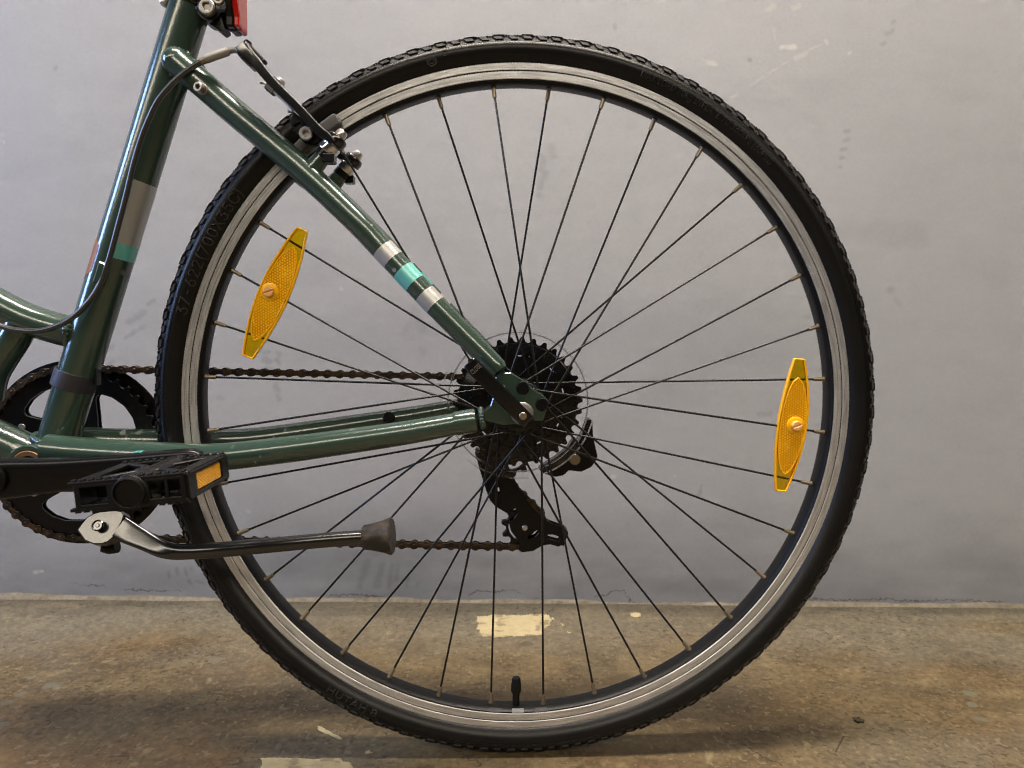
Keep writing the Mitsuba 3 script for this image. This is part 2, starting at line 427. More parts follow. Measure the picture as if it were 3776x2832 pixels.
WALL = M('wall_paint', {'type': 'twosided', 'bsdf': {'type': 'bumpmap', 'arbitrary': proc(wall_bump, eps=2e-3), 'scale': 0.0012,
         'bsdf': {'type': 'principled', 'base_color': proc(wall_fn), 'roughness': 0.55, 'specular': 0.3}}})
FLOOR_CRACK = [[(0.2149, 0.0338), (0.2226, 0.0157), (0.2368, -0.0120), (0.2535, -0.0349)], [(-0.0602, -0.0023), (-0.0471, -0.0164), (-0.0338, -0.0287)], [(0.3375, 0.0159), (0.3154, -0.0134)]]
STAINS = [((0.2723, 0.1110), .10, .30), ((0.5824, 0.1848), .07, .5), ((0.0919, 0.1729), .08, .2), ((-0.4879, 0.1820), .12, .35), ((-0.4475, 0.2217), .06, .35), ((-0.4978, 0.0966), .04, .45), ((-0.3975, 0.1535), .02, .4),
          ((-0.1022, 0.2633), .012, .5), ((0.0224, 0.2513), .011, .6), ((-0.1130, 0.2407), .02, .35), ((0.0753, 0.1798), .016, .45), ((-0.5773, 0.1504), .012, .5), ((-0.2865, 0.0741), .010, .45), ((-0.2763, 0.0859), .008, .4), ((-0.3071, 0.0595), .009, .4), ((-0.3042, 0.0917), .007, .4), ((-0.2515, 0.0908), .007, .4), ((-0.3360, 0.0169), .010, .3), ((-0.3171, 0.0549), .009, .3), ((0.4941, 0.0857), .05, .3), ((0.4519, 0.1308), .05, .35)]
GREY_SPOTS = [((-0.5364, 0.1399), .010), ((-0.5595, 0.1212), .006), ((-0.5630, 0.1013), .008), ((-0.5716, 0.1624), .006), ((-0.5371, 0.0523), .007), ((0.5287, 0.1040), .009), ((0.5128, 0.0775), .007), ((0.5024, 0.0477), .006), ((-0.3729, 0.2067), .01)]


def floor_fn(p, n, uv):
    x, y = p.x, p.y
    wx, wy = x + 0.02 * noise(x * 30, y * 30), y + 0.02 * noise(x * 30 + 9, y * 30)
    big = fbm(wx * 4.3, wy * 9.5, 1.0, octaves=4)
    mid = fbm(wx * 24, wy * 34, 5.0, octaves=4)
    fine = fbm(x * 210, y * 210, 9.0)
    c = mix((0.0604, 0.0397, 0.0188), (0.1136, 0.0813, 0.0394), smoothstep(0.22, 0.76, big * 0.5 + mid * 0.5))
    c = mix(c, (0.0966, 0.0541, 0.0218), smoothstep(0.52, 0.80, fbm(wx * 6 + 3, wy * 11, 31.0)) * 0.5)
    c = mix(c, (0.0917, 0.0776, 0.0526), smoothstep(0.46, 0.78, fbm(wx * 5 + 31, wy * 8, 13.0)) * 0.6)
    back = 1 - smoothstep(0.06, 0.26, 0.4010 - 0.0383 * x - y + (big - 0.5) * 0.35)
    c = mix(c, (0.118, 0.103, 0.074), back * 0.65)
    c = c * (0.70 + 0.60 * fine) * (0.88 + 0.24 * noise(x * 420, y * 420, 2.0)) * (0.85 + 0.3 * fbm(x * 90, y * 110, 37.0)) * mi.Color3f(0.95, 0.98, 1.0)
    pale = smoothstep(0.66, 0.86, fbm(wx * 75, wy * 75, 17.0, octaves=4)) * smoothstep(0.45, 0.65, fbm(x * 7, y * 12, 19.0))
    c = mix(c, (0.2029, 0.1626, 0.0902), pale * 0.5)
    speck = smoothstep(0.76, 0.84, noise(x * 210, y * 260, 23.0)) * smoothstep(0.35, 0.55, noise(x * 20, y * 20, 3.0))
    c = mix(c, (0.0290, 0.0203, 0.0127), speck * 0.5)
    speck2 = smoothstep(0.82, 0.89, noise(x * 230 + 40, y * 230, 29.0))
    c = mix(c, (0.1740, 0.1400, 0.0864), speck2 * 0.4)
    for (cx, cy), r, s in STAINS:
        d = dr.sqrt(dr.square(x - cx) + dr.square(y - cy)) + (noise(x * 45, y * 45, 3.0) - 0.5) * r * 0.9
        c = c * (1 - 0.42 * s * (1 - smoothstep(r * 0.15, r * 1.1, d)))
    for (cx, cy), r in GREY_SPOTS:
        d = dr.sqrt(dr.square(x - cx) + dr.square(y - cy)) + (noise(x * 120, y * 120, 3.0) - 0.5) * r * 0.9
        c = mix(c, (0.0966, 0.0926, 0.0658), 0.8 * (1 - smoothstep(r * 0.6, r * 0.95, d)))
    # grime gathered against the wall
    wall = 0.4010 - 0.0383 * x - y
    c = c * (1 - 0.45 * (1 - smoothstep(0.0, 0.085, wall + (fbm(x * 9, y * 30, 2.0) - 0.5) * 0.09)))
    jag = (noise(x * 200, y * 200, 5.0) - 0.5) * 0.004
    crack = X(0)
    for line in FLOOR_CRACK:
        for a, b in zip(line[:-1], line[1:]):
            crack = dr.maximum(crack, 1 - smoothstep(0.0002, 0.0014, dist(x + jag, y + jag, a, b)))
    return mix(c, (0.0145, 0.0099, 0.0060), crack * 0.7)


def floor_bump(p, n, uv):
    return fbm(p.x * 40, p.y * 40, 3.0) * 0.7 + fbm(p.x * 260, p.y * 260, 5.0) * 0.25


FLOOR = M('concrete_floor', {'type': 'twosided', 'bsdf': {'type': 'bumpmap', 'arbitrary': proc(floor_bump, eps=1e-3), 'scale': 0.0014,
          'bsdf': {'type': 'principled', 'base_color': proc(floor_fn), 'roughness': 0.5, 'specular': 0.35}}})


def patch_fn(p, n, uv):
    worn = smoothstep(0.52, 0.72, fbm(p.x * 75, p.y * 110, 41.0, octaves=4))
    c = mix((0.27, 0.22, 0.115), (0.345, 0.295, 0.175), fbm(p.x * 120, p.y * 120, 4.0))
    return mix(c, (0.15, 0.115, 0.07), worn * 0.8)


PATCH = M('cream_floor_paint', pr(proc(patch_fn), 0.6, 0, 0.3))


def cement_fn(p, n, uv):
    v = fbm(p.x * 30, p.y * 90, p.z * 90)
    c = mix((0.075, 0.062, 0.042), (0.19, 0.17, 0.13), v)
    return c * (0.75 + 0.5 * noise(p.x * 220, p.y * 220, p.z * 220))


SCRAP = M('scrap', pr(proc(lambda p, n, uv: mix((0.008, 0.007, 0.006), (0.05, 0.042, 0.03), noise(p.x * 300, p.y * 300, 3.0))), 0.8, 0, 0.2))
CEMENT = M('rough_cement', pr(proc(cement_fn), 0.8, 0, 0.2))

# ---------------------------------------------------------------- setting
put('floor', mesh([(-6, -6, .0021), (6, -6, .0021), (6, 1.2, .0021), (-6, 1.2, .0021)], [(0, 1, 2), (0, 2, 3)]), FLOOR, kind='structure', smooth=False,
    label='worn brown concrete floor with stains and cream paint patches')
wy = lambda x: 0.4010 - 0.0383 * x  # noqa: E731
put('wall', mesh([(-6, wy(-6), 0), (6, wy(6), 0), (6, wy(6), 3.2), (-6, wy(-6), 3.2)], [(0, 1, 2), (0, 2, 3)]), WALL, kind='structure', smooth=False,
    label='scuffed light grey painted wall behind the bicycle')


def cement_strip():
    xs = np.arange(-1.5, 1.5, 0.004)
    prof = [(0.0, 1.0), (0.25, 0.82), (0.5, 0.45), (0.75, 0.18), (1.0, -0.05)]
    k = len(prof)
    big = meshkit.fbm(np.stack([xs * 5, xs * 0, xs * 0 + 3], -1), 3, 5)
    left = np.clip((0.1 - xs) / 0.9, 0, 1)
    deep = 0.004 + 0.016 * np.clip(big - 0.25, 0, 1) + 0.004 * left
    high = 0.003 + 0.010 * np.clip(meshkit.fbm(np.stack([xs * 11, xs * 0, xs * 0 + 9], -1), 3, 8) - 0.2, 0, 1) + 0.002 * left
    v = np.zeros((len(xs), k, 3))
    for j, (a, b) in enumerate(prof):
        nz = meshkit.fbm(np.stack([xs * 120, xs * 0 + j, xs * 0], -1), 3, 2) - 0.5
        v[:, j, 0] = xs
        v[:, j, 1] = wy(xs) - deep * a + nz * 0.003 * (0 < j)
        v[:, j, 2] = high * b + nz * 0.002 * (j < k - 1)
    i, j = np.meshgrid(np.arange(len(xs) - 1), np.arange(k - 1), indexing='ij')
    q = np.stack([i * k + j, i * k + j + 1, (i + 1) * k + j + 1, (i + 1) * k + j], -1).reshape(-1, 4)
    return mesh(v.reshape(-1, 3), np.vstack([q[:, [0, 1, 2]], q[:, [0, 2, 3]]]))


put('cement_edge', cement_strip(), CEMENT, 'floor', smooth=30)


def ragged(pts, seed, amp=0.0035):
    ring = A(shapely.segmentize(Polygon(pts), 0.0025).exterior.coords)[:-1]
    n1 = meshkit.fbm(np.c_[ring * 160, np.full(len(ring), seed)], 3, seed) - 0.5
    n2 = meshkit.fbm(np.c_[ring * 160, np.full(len(ring), seed + 9.5)], 3, seed + 4) - 0.5
    return Polygon(ring + np.stack([n1, n2], 1) * amp * 2).buffer(0)


def floor_sheet(shape, h=0.0007):
    return prism(shape, 0.0, h, 0.0002, (0, 0, 0.0023), (1, 0, 0), (0, 1, 0))


put('paint_patch', floor_sheet(ragged([(-0.0459, 0.3421), (-0.0205, 0.3490), (0.0119, 0.3474), (0.0564, 0.3505), (0.0599, 0.3300), (0.0567, 0.3098), (0.0479, 0.2959), (0.0454, 0.2769), (0.0202, 0.2720), (-0.0209, 0.2699), (-0.0393, 0.2744), (-0.0441, 0.3027)], 1)), PATCH, 'floor', 'cream paint patch on the floor seen through the wheel', smooth=False)
put('paint_patch', floor_sheet(ragged([(-0.2476, -0.0144), (-0.2236, -0.0137), (-0.1924, -0.0159), (-0.1711, -0.0147), (-0.1681, -0.0222), (-0.1579, -0.0264), (-0.1522, -0.0431), (-0.2412, -0.0415)], 2)), PATCH, 'floor', 'cream paint patch at the lower edge of the picture', smooth=False)
put('paint_patch', floor_sheet(ragged([(0.1790, 0.3526), (0.1877, 0.3574), (0.1943, 0.3511), (0.1928, 0.3414), (0.1844, 0.3367), (0.1777, 0.3416)], 3, 0.0015)), PATCH, 'floor', 'small round cream paint spot near the wall', smooth=False)
for k, q in enumerate([[(-0.2086, 0.0450), (-0.2022, 0.0424), (-0.1941, 0.0354), (-0.1763, 0.0200), (-0.1774, 0.0170), (-0.1941, 0.0278), (-0.2040, 0.0356)], [(-0.1792, -0.0199), (-0.1635, -0.0223), (-0.1582, -0.0251), (-0.1660, -0.0255), (-0.1753, -0.0242)], [(0.0624, 0.3389), (0.0668, 0.3358), (0.0651, 0.3287), (0.0613, 0.3300)],
                       [(0.0744, 0.3181), (0.0781, 0.3095), (0.0754, 0.3056)], [(0.0781, 0.2872), (0.0855, 0.2844), (0.0797, 0.2818)], [(-0.1496, -0.0035), (-0.1443, -0.0022), (-0.1413, -0.0065), (-0.1471, -0.0091)], [(-0.3598, 0.0846), (-0.3560, 0.0859), (-0.3555, 0.0824)]]):
    put('paint_fleck', floor_sheet(ragged(q, 20 + k, 0.002)), PATCH, 'floor', smooth=False)
sc = [(0.3637, 0.0510), (0.3665, 0.0495), (0.3707, 0.0514), (0.3716, 0.0470), (0.3742, 0.0451), (0.3711, 0.0409), (0.3683, 0.0423), (0.3644, 0.0400), (0.3638, 0.0433), (0.3620, 0.0448), (0.3641, 0.0476)]
put('leaf_scrap', join(prism(rounded(sc, 0.0002), 0.0026, 0.0042, 0.0004, (0, 0, 0), (1, 0, 0), (0, 1, 0))), SCRAP, None,
    'small dark curled scrap lying on the concrete floor right of the tyre', category='scrap')

# ---------------------------------------------------------------- the bicycle
B = 'bicycle'
labels[B] = {'label': 'dark green bicycle, its rear wheel in front of a grey wall', 'category': 'bicycle'}
HUB = A((0, 0, 0.346))
BBC = A((-0.4465, 0, 0.2905))


def wheel_xyz(theta, r, y):
    return np.stack([r * np.cos(theta), np.broadcast_to(y, np.shape(theta)), 0.346 + r * np.sin(theta)], -1)


# ---- tyre
HALF = A([(.3158, -.0102), (.3172, -.0122), (.3195, -.0146), (.3230, -.0170), (.3270, -.0184), (.3310, -.0183), (.3340, -.0172), (.3370, -.0150), (.3398, -.0120), (.3420, -.0085), (.3434, -.0045), (.3438, 0)])
HALF[:, 0] -= .0015 * (HALF[:, 0] - .3158) / .028
FULL = np.vstack([HALF, HALF[-2::-1] * [1, -1]])
hs = np.r_[0, np.cumsum(np.linalg.norm(np.diff(HALF, axis=0), axis=1))]


def skin(s, lift=0.0, far=False):
    """(r, y) at distance s along the tyre's section from the near bead, raised by lift."""
    s = np.asarray(s, float)
    over = s > hs[-1]
    s2 = np.where(over, 2 * hs[-1] - s, s)
    g = lambda q: np.stack([np.interp(q, hs, HALF[:, 0]), np.interp(q, hs, HALF[:, 1])], -1)  # noqa: E731
    p0, t = g(s2), g(np.minimum(s2 + 4e-4, hs[-1])) - g(s2 - 4e-4)
    t /= np.linalg.norm(t, axis=-1, keepdims=True)
    n = np.stack([-t[..., 1], t[..., 0]], -1)
    n = np.where((n[..., 1] > 0.02)[..., None], -n, n)
    p = p0 + n * np.asarray(lift)[..., None]
    p[..., 1] = np.where(over, -p[..., 1], p[..., 1])
    return p


def s_of_r(r):
    return float(np.interp(r, HALF[:, 0], hs))


put('tyre', lathe([(r, y) for r, y in FULL], HUB, (0, 1, 0), 360, closed=True), RUBBER, B, 'black tyre with small tread blocks and raised lettering', smooth=50)
TY = B + '__tyre'


def patch(th0, th1, s0, s1, h, taper=0.0, skew=0.0):
    """A raised block on the tyre, 8 corners."""
    v = []
    for lift, k in ((-0.0006, 0), (h, 1)):
        for t, s in ((th0, s0), (th1, s0), (th1, s1), (th0, s1)):
            ds = taper * k * (1 if s == s0 else -1)
            dt = taper * k * (1 if t == th0 else -1) / 0.34
            rr, yy = skin(s + ds, lift)
            v.append(wheel_xyz(t + dt + skew * (s - s0), rr, yy))
    m = mesh(v, [(0, 2, 1), (0, 3, 2), (4, 5, 6), (4, 6, 7), (0, 1, 5), (0, 5, 4), (1, 2, 6), (1, 6, 5), (2, 3, 7), (2, 7, 6), (3, 0, 4), (3, 4, 7)])
    if m.volume < 0:
        m.invert()
    return m


sA, sB = s_of_r(.3345), s_of_r(.3388)
NK = 160
for k in range(NK):
    th = -2 * np.pi * k / NK + 0.01
    long = 0.0080 if k % 2 else 0.0068
    put('tread_block', patch(th, th + long / 0.34, sA + (0.0008 if k % 2 else 0), sB + (0 if k % 2 else 0.0010), 0.0016, 0.0004, 1.2), TREAD, TY, smooth=False)
fine = []
send = 2 * hs[-1]
for k in range(NK // 2):  # curved ridges from the shoulder over the crown
    th = -2 * np.pi * k / (NK // 2) + 0.046
    for j in range(4):
        a, b = j / 4, (j + 1) / 4
        fine.append(patch(th + 0.030 * a ** 1.8, th + 0.030 * b ** 1.8 + 0.0035, sB + 0.0002 + 0.0062 * a, sB + 0.0012 + 0.0062 * b, 0.0023, 0.0003))
for row, s in enumerate(np.linspace(s_of_r(.3398), 2 * hs[-1] - s_of_r(.3340), 11)):  # the knurled crown and the far shoulder
    n = 420
    for k in range(n):
        th = 2 * np.pi * (k + 0.5 * (row % 2)) / n
        fine.append(patch(th, th + 0.0080, s, s + 0.0015, 0.0012 + 0.0007 * rng.random(), 0.00035))
put('fine_tread', join(*fine), TREAD, TY, kind='stuff', smooth=False)
ribs = []
r0, r1 = s_of_r(.3306), s_of_r(.3335)
for k in range(1500):
    th = 2 * np.pi * k / 1500
    ribs.append(patch(th, th + 0.0024, r0, r1, 0.0006, 0.0002))
put('side_ribbing', join(*ribs), TREAD, TY, kind='stuff', smooth=False)
for sr in (.3302, .3339):
    pr_ = [skin(s_of_r(sr) - 0.0003, -0.0003), skin(s_of_r(sr) - 0.0002, 0.0004), skin(s_of_r(sr) + 0.0002, 0.0004), skin(s_of_r(sr) + 0.0003, -0.0003)]
    put('side_ridge', lathe(pr_, HUB, (0, 1, 0), 360, closed=True), RUBBER, TY, smooth=50)


def lettering(text, th0, rbase, height, span, upright=True, bold=False):
    """Raised letters on the near sidewall, from angle th0 clockwise over span radians; upright: their tops point outwards."""
    m = meshkit.text_mesh(text, height, 0.0014, bold)
    v = np.array(m.vertices)
    w = v[:, 0].max()
    if upright:
        th, r = th0 - v[:, 0] / w * span, rbase + v[:, 1]
    else:
        th, r = th0 + v[:, 0] / w * span, rbase - v[:, 1]
    y = np.interp(r, HALF[:, 0], HALF[:, 1]) + 0.0001 - v[:, 2]
    return mesh(np.c_[r * np.cos(th), y, 0.346 + r * np.sin(th)], m.faces)


put('raised_lettering', lettering('37-622(700X35C)', math.radians(165.0), .3192, 0.0088, math.radians(22.5)), LETTER, TY, 'raised size lettering 37-622(700X35C)', smooth=False)
put('raised_lettering', lettering('MAX LOAD 70kg INFLATE TO 360kPa (60PSI)', math.radians(70.5), .3222, 0.0052, math.radians(26.0)), LETTER, TY, 'raised lettering MAX LOAD 70kg INFLATE TO 360kPa (60PSI)', smooth=False)
put('raised_lettering', lettering('HUTAH 8', math.radians(236.0), .3300, 0.0062, math.radians(9.5), False), LETTER, TY, 'raised lettering low on the left of the sidewall', smooth=False)


def side_ring(th, r, rad, wdt=0.0005):
    c = wheel_xyz(th, r, np.interp(r, HALF[:, 0], HALF[:, 1]) - 0.0002)
    return lathe([(rad - wdt, -.0006), (rad + wdt, -.0006), (rad + wdt, .0006), (rad - wdt, .0006)], c, (0, 1, 0), 24, closed=True)


put('raised_emblem', join(side_ring(math.radians(104.6), .3245, .0040), side_ring(math.radians(102.3), .3288, .0022), side_ring(math.radians(104.6), .3245, .0022, .0003)), RUBBER, TY, 'raised round emblem at the top of the sidewall', smooth=False)
for k, deg in enumerate((96, 83, 41, 24, 7, -8, -21, 199, 213, 226, 248, 262, 283, 296, 318)):   # moulding nibs
    th = math.radians(deg + rng.uniform(-2, 2))
    put('moulding_nib', patch(th, th + 0.0016, s_of_r(.3295), s_of_r(.3315), 0.0008), TREAD, TY, smooth=False)

# ---- rim
rim_half = [(.3175, -.0090), (.3170, -.0104), (.3020, -.0106), (.3010, -.0104), (.2992, -.0080), (.2985, -.0050), (.2983, 0)]
rim_full = rim_half + [(r, -y) for r, y in rim_half[-2::-1]]
put('rim', lathe(rim_full, HUB, (0, 1, 0), 240, closed=True), RIM_BLACK, B, 'black deep aluminium rim with worn silver brake tracks', smooth=35)
RIM = B + '__rim'
for sgn in (-1, 1):
    bands = []
    for a, b in ((.3100, .3166), (.3021, .3091)):
        bands.append(lathe([(a, sgn * .0100), (a, sgn * .0115), (a + .0004, sgn * .0118), (b - .0004, sgn * .0118), (b, sgn * .0115), (b, sgn * .0100)], HUB, (0, 1, 0), 240, closed=True))
    put('brake_track', join(*bands), TRACK, RIM, smooth=30)
for k, (d0, d1) in enumerate(((-95.3, -92.9), (-91.0, -88.8), (-86.7, -84.4))):
    th = np.radians(np.linspace(d0, d1, 8))
    prof = A([(.3016, -.0107), (.2994, -.0083), (.2990, -.0072)]) + [(-.0003, -.0003)]
    rings = [[wheel_xyz(t, r, y) for r, y in prof] + [wheel_xyz(t, r + .0008, y + .0008) for r, y in prof[::-1]] for t in th]
    put('decal', loft(rings), GREY_STICKER if k == 1 else STRAP, RIM, 'silver sticker below the valve' if k == 1 else 'dark grey sticker beside the valve', smooth=False)
for k, deg in enumerate((73.5, 51.2, 47)):
    th = math.radians(deg)
    put('rim_seam', prism(sbox(-.0001, -.0075, .0001, .0), 0, .0003, .00002, wheel_xyz(th, .3165, -.01175), (-math.sin(th), 0, math.cos(th)), (math.cos(th), 0, math.sin(th))), RIM_BLACK, RIM, smooth=False)

# ---- spokes: 36, crossing three
NEAR_Y, FAR_Y, RH = -.0335, .0205, .0213
for k in range(36):
    deg = 5 + 10 * k
    near = deg % 20 == 15
    if near:
        off = -60 if (deg - 95) % 40 == 0 else 60
    else:
        off = -60 if (deg - 105) % 40 == 0 else 60
    yf = NEAR_Y if near else FAR_Y
    hole, rim_th = math.radians(deg + off), math.radians(deg)
    outer = off > 0                      # heads-in spokes lie outside the flange
    y0 = yf + (0.0022 if outer else -0.0022) * (1 if not near else -1)
    a = wheel_xyz(hole, RH, y0)
    b = wheel_xyz(rim_th, .2975, .0016 * (-1 if near else 1))
    d = unit(b - a)
    mid = a + (b - a) * 0.35
    pts = [wheel_xyz(hole, RH, yf), a + d * 0.0015, mid, b]
    key = put('spoke', tube([pts[1], pts[2], pts[3]], 0.00102, 8, 14), SPOKE, B, smooth=True)
    head = rod(wheel_xyz(hole, RH, yf - .0032), wheel_xyz(hole, RH, yf + .0032), .0019, sides=10)
    put('head', head, DARK_STEEL, key)
    put('nipple', join(lathe([(1e-6, 0), (.0016, 0), (.0019, .0008), (.0019, .0085), (.0027, .0095), (.0027, .0125), (1e-6, .0125)], b - d * 0.0095, d, 12)), NIPPLE, key)

# ---- valve
vth = math.radians(-90.2)
vdir = -wheel_xyz(vth, 1.0, 0) + A((0, 0, 0.346))
vb = wheel_xyz(vth, .2990, 0)
put('valve', lathe([(1e-6, 0), (.0034, 0), (.0034, .012), (.0028, .0135), (.0028, .019), (1e-6, .019)], vb, vdir, 16), BLACK_PLASTIC, B, 'black valve stem with ribbed cap at the bottom of the rim')
cap = [(1e-6, .0125), (.0044, .0125), (.0046, .0135), (.0046, .0225), (.0042, .0265), (.0034, .0282), (1e-6, .0286)]
capm = lathe(cap, vb, vdir, 18)
ur = unit(np.cross(vdir, (0, 1, 0)))
for k in range(18):
    t = 2 * math.pi * k / 18
    dd = ur * math.cos(t) + A((0, 1, 0)) * math.sin(t)
    capm = join(capm, rod(vb + vdir * .0138 + dd * .0045, vb + vdir * .0225 + dd * .0045, .0005, sides=5))
put('cap', capm, BLACK_PLASTIC, B + '__valve')

# ---- wheel reflectors
def wheel_reflector(top, bottom, screw, y, flip, label):
    top, bottom = A(top), A(bottom)
    c = (top + bottom) / 2
    up = unit(top - bottom)
    rt = A((up[2], 0, -up[0]))
    L = np.linalg.norm(top - bottom) / 2
    w = lambda t: 0.0053 + 0.0092 * (1 - abs(t) ** 1.9)  # noqa: E731
    tt = np.linspace(-1, 1, 33)
    sk = lambda t: flip * 0.0048 * (1 - t * t)  # noqa: E731
    outline = [(w(t) + sk(t), L * t) for t in tt] + [(-w(t) + sk(t), L * t) for t in tt[::-1]]
    g = rounded(outline, 0.0016)
    inner = g.buffer(-0.0017)
    lens_t = np.linspace(-.72, .72, 25)
    lens = Polygon([((w(t) - .0028) * (1 - (t / .72) ** 4) ** .5 + sk(t) + flip * .0006, L * (t - .01)) for t in lens_t] + [(-(w(t) - .0028) * (1 - (t / .72) ** 4) ** .5 + sk(t) + flip * .0006, L * (t - .01)) for t in lens_t[::-1]]).buffer(0)
    O, U, V = A((c[0], y, c[2])), rt, up
    scr = A(screw)
    su, sv = (scr - c) @ U, (scr - c) @ V
    hole = Point(su, sv).buffer(.0042)
    key = put('wheel_reflector', prism(g.difference(inner), -.0022, .0022, .0005, O, U, V), AMBER_EDGE, B, label)
    put('body', prism(inner.difference(lens), -.0010, .0010, .0001, O, U, V), AMBER_CLEAR, key, smooth=False)
    put('lens_panel', prism(lens, -.0016, .0016, .0004, O, U, V), AMBER_LENS, key, smooth=False)
    put('lens_rim', prism(lens.buffer(.0007).difference(lens.buffer(-.0004)), -.0018, .0020, .0003, O, U, V), AMBER_EDGE, key, smooth=False)
    S = O + U * su + V * sv
    put('boss', lathe([(.0035, .0000), (.0088, .0000), (.0082, .0024), (.0062, .0030), (.0035, .0030)], S, (0, -1, 0), 28), AMBER_EDGE, key)
    slot = Point(0, 0).buffer(.0048, quad_segs=8).difference(shapely.affinity.rotate(sbox(-.006, -.0005, .006, .0005), 20))
    put('screw', join(prism(slot, .0015, .0072, .0006, S, (1, 0, 0), (0, 0, 1)), prism(Point(0, 0).buffer(.0043), .001, .0058, .0001, S, (1, 0, 0), (0, 0, 1))), AMBER_SCREW, key)


wheel_reflector((-0.2024, -0.0105, 0.5102), (-0.2554, -0.0105, 0.3907), (-0.2334, -0.0145, 0.4519), -.0080, -0.15, 'amber reflector between the spokes on the left')
wheel_reflector((0.2681, -0.0105, 0.3923), (0.2539, -0.0105, 0.2632), (0.2658, -0.0145, 0.3279), -.0080, 0.45, 'amber reflector between the spokes on the right')

# ---- hub, sprockets, spoke protector
hub = [(1e-6, -.0640), (.0075, -.0640), (.0080, -.0520), (.0160, -.0500), (.0170, -.0400), (.0205, -.0370), (.0245, -.0350), (.0250, -.0345), (.0250, -.0325), (.0245, -.0320), (.0190, -.0300), (.0160, -.0240), (.0155, .0100), (.0190, .0175), (.0250, .0190), (.0250, .0222), (.0170, .0240), (.0150, .0300), (1e-6, .0300)]
put('hub', lathe(hub, HUB, (0, 1, 0), 56), BLACK_SATIN, B, smooth=35)
put('axle', rod(HUB + (0, -.0775, 0), HUB + (0, .080, 0), .0048), STEEL, B)
put('axle_nut', lathe([(.0049, -.073), (.0095, -.073), (.0099, -.0735), (.0099, -.0745), (.0092, -.0752), (.0090, -.0765), (.0085, -.0775), (.0049, -.0780)], HUB, (0, 1, 0), 40), DULL_STEEL, B)


def gear(n, pitch, root=0.0034, tip=0.0018, phase=0.0):
    q = []
    for k in range(n):
        for f, r in ((-.5, pitch - root), (-.30, pitch - root * .75), (-.13, pitch + tip * .8), (-.05, pitch + tip), (.07, pitch + tip), (.15, pitch + tip * .7), (.32, pitch - root * .8)):
            t = 2 * math.pi * (k + f) / n + phase
            q.append((r * math.cos(t), r * math.sin(t)))
    return Polygon(q)


def sector(r0_, r1_, a0, a1, n=10):
    a = np.radians(np.linspace(a0, a1, n))
    return Polygon([(r1_ * math.cos(t), r1_ * math.sin(t)) for t in a] + [(r0_ * math.cos(t), r0_ * math.sin(t)) for t in a[::-1]]).buffer(-.0012).buffer(.0012)


big_gear = gear(34, .0632, phase=.03)
wins = union_all([sector(.0455, .0545, 4 + 36 * k, 19 + 36 * k) for k in range(10)] + [Point(0, 0).buffer(.0290)])
put('freewheel', lathe([(.0165, .0240), (.0300, .0245), (.0305, .0330), (.0270, .0360), (.0200, .0450), (.0160, .0640), (.0100, .0640), (.0100, .0240)], HUB, (0, 1, 0), 48, closed=True), DARK_STEEL, B, smooth=35)
FW = B + '__freewheel'
for k, (n, pitch, y) in enumerate(((34, .0632, .0290), (24, .0487, .0345), (21, .0426, .0392), (18, .0366, .0438), (16, .0326, .0484), (14, .0286, .0530), (11, .0222, .0575))):
    shape = big_gear.difference(wins) if k == 0 else gear(n, pitch, phase=.1 * k).difference(Point(0, 0).buffer(pitch - .0055 if k > 1 else .0350))
    if k == 1:
        shape = union_all([shape] + [sector(.020, .040, 30 + 72 * j, 48 + 72 * j) for j in range(5)])
    put('sprocket', prism(shape, -.0009, .0009, .0002, HUB + (0, y, 0), (1, 0, 0), (0, 0, 1)), DARK_STEEL if k else DARK_STEEL, FW, smooth=25)
zig = []
for k in range(10):
    r = .0468 + .0012 * k
    zig += [(r, .0280), (r + .0006, .02765)]
zig += [(.0590, .0280), (.0590, .0283), (.0468, .0283)]
groove = lathe(zig, HUB, (0, 1, 0), 160, closed=True)
put('turned_face', groove, TURNED, FW + '', 'fine turned grooves on the largest sprocket', smooth=False)
put('spoke_protector', prism(Point(0, 0).buffer(.0760, quad_segs=32).difference(Point(0, 0).buffer(.0300, quad_segs=16)), -.0006, .0006, .0001, HUB + (0, .0245, 0), (1, 0, 0), (0, 0, 1)), CLEAR, B, 'clear plastic spoke protector disc', smooth=False)
put('rim_bead', lathe([(.0695 + .0009 * math.cos(t), .0240 + .0012 * math.sin(t)) for t in np.linspace(0, 2 * np.pi, 10, endpoint=False)], HUB, (0, 1, 0), 140, closed=True), CLEAR_SOLID, B + '__spoke_protector', smooth=True)
put('edge_bead', lathe([(.0766 + .0006 * math.cos(t), .0245 + .0008 * math.sin(t)) for t in np.linspace(0, 2 * np.pi, 8, endpoint=False)], HUB, (0, 1, 0), 140, closed=True), CLEAR_SOLID, B + '__spoke_protector', smooth=True)

# ---- frame
ST_TOP, ST_BOT = A((-0.3019, 0.0000, 0.7174)), A((-0.4378, 0.0000, 0.3110))
ST_D = unit(ST_TOP - ST_BOT)
RS = .0179
put('seat_tube', tube([ST_BOT - ST_D * .02, ST_TOP - ST_D * .006], RS, 48, 30), GREEN, B, 'dark green glossy seat tube', smooth=40)
SEAT = B + '__seat_tube'
e1 = A((0, -1, 0))
e2 = unit(np.cross(e1, ST_D)) * -1
if e2[0] < 0:
    e2 = -e2


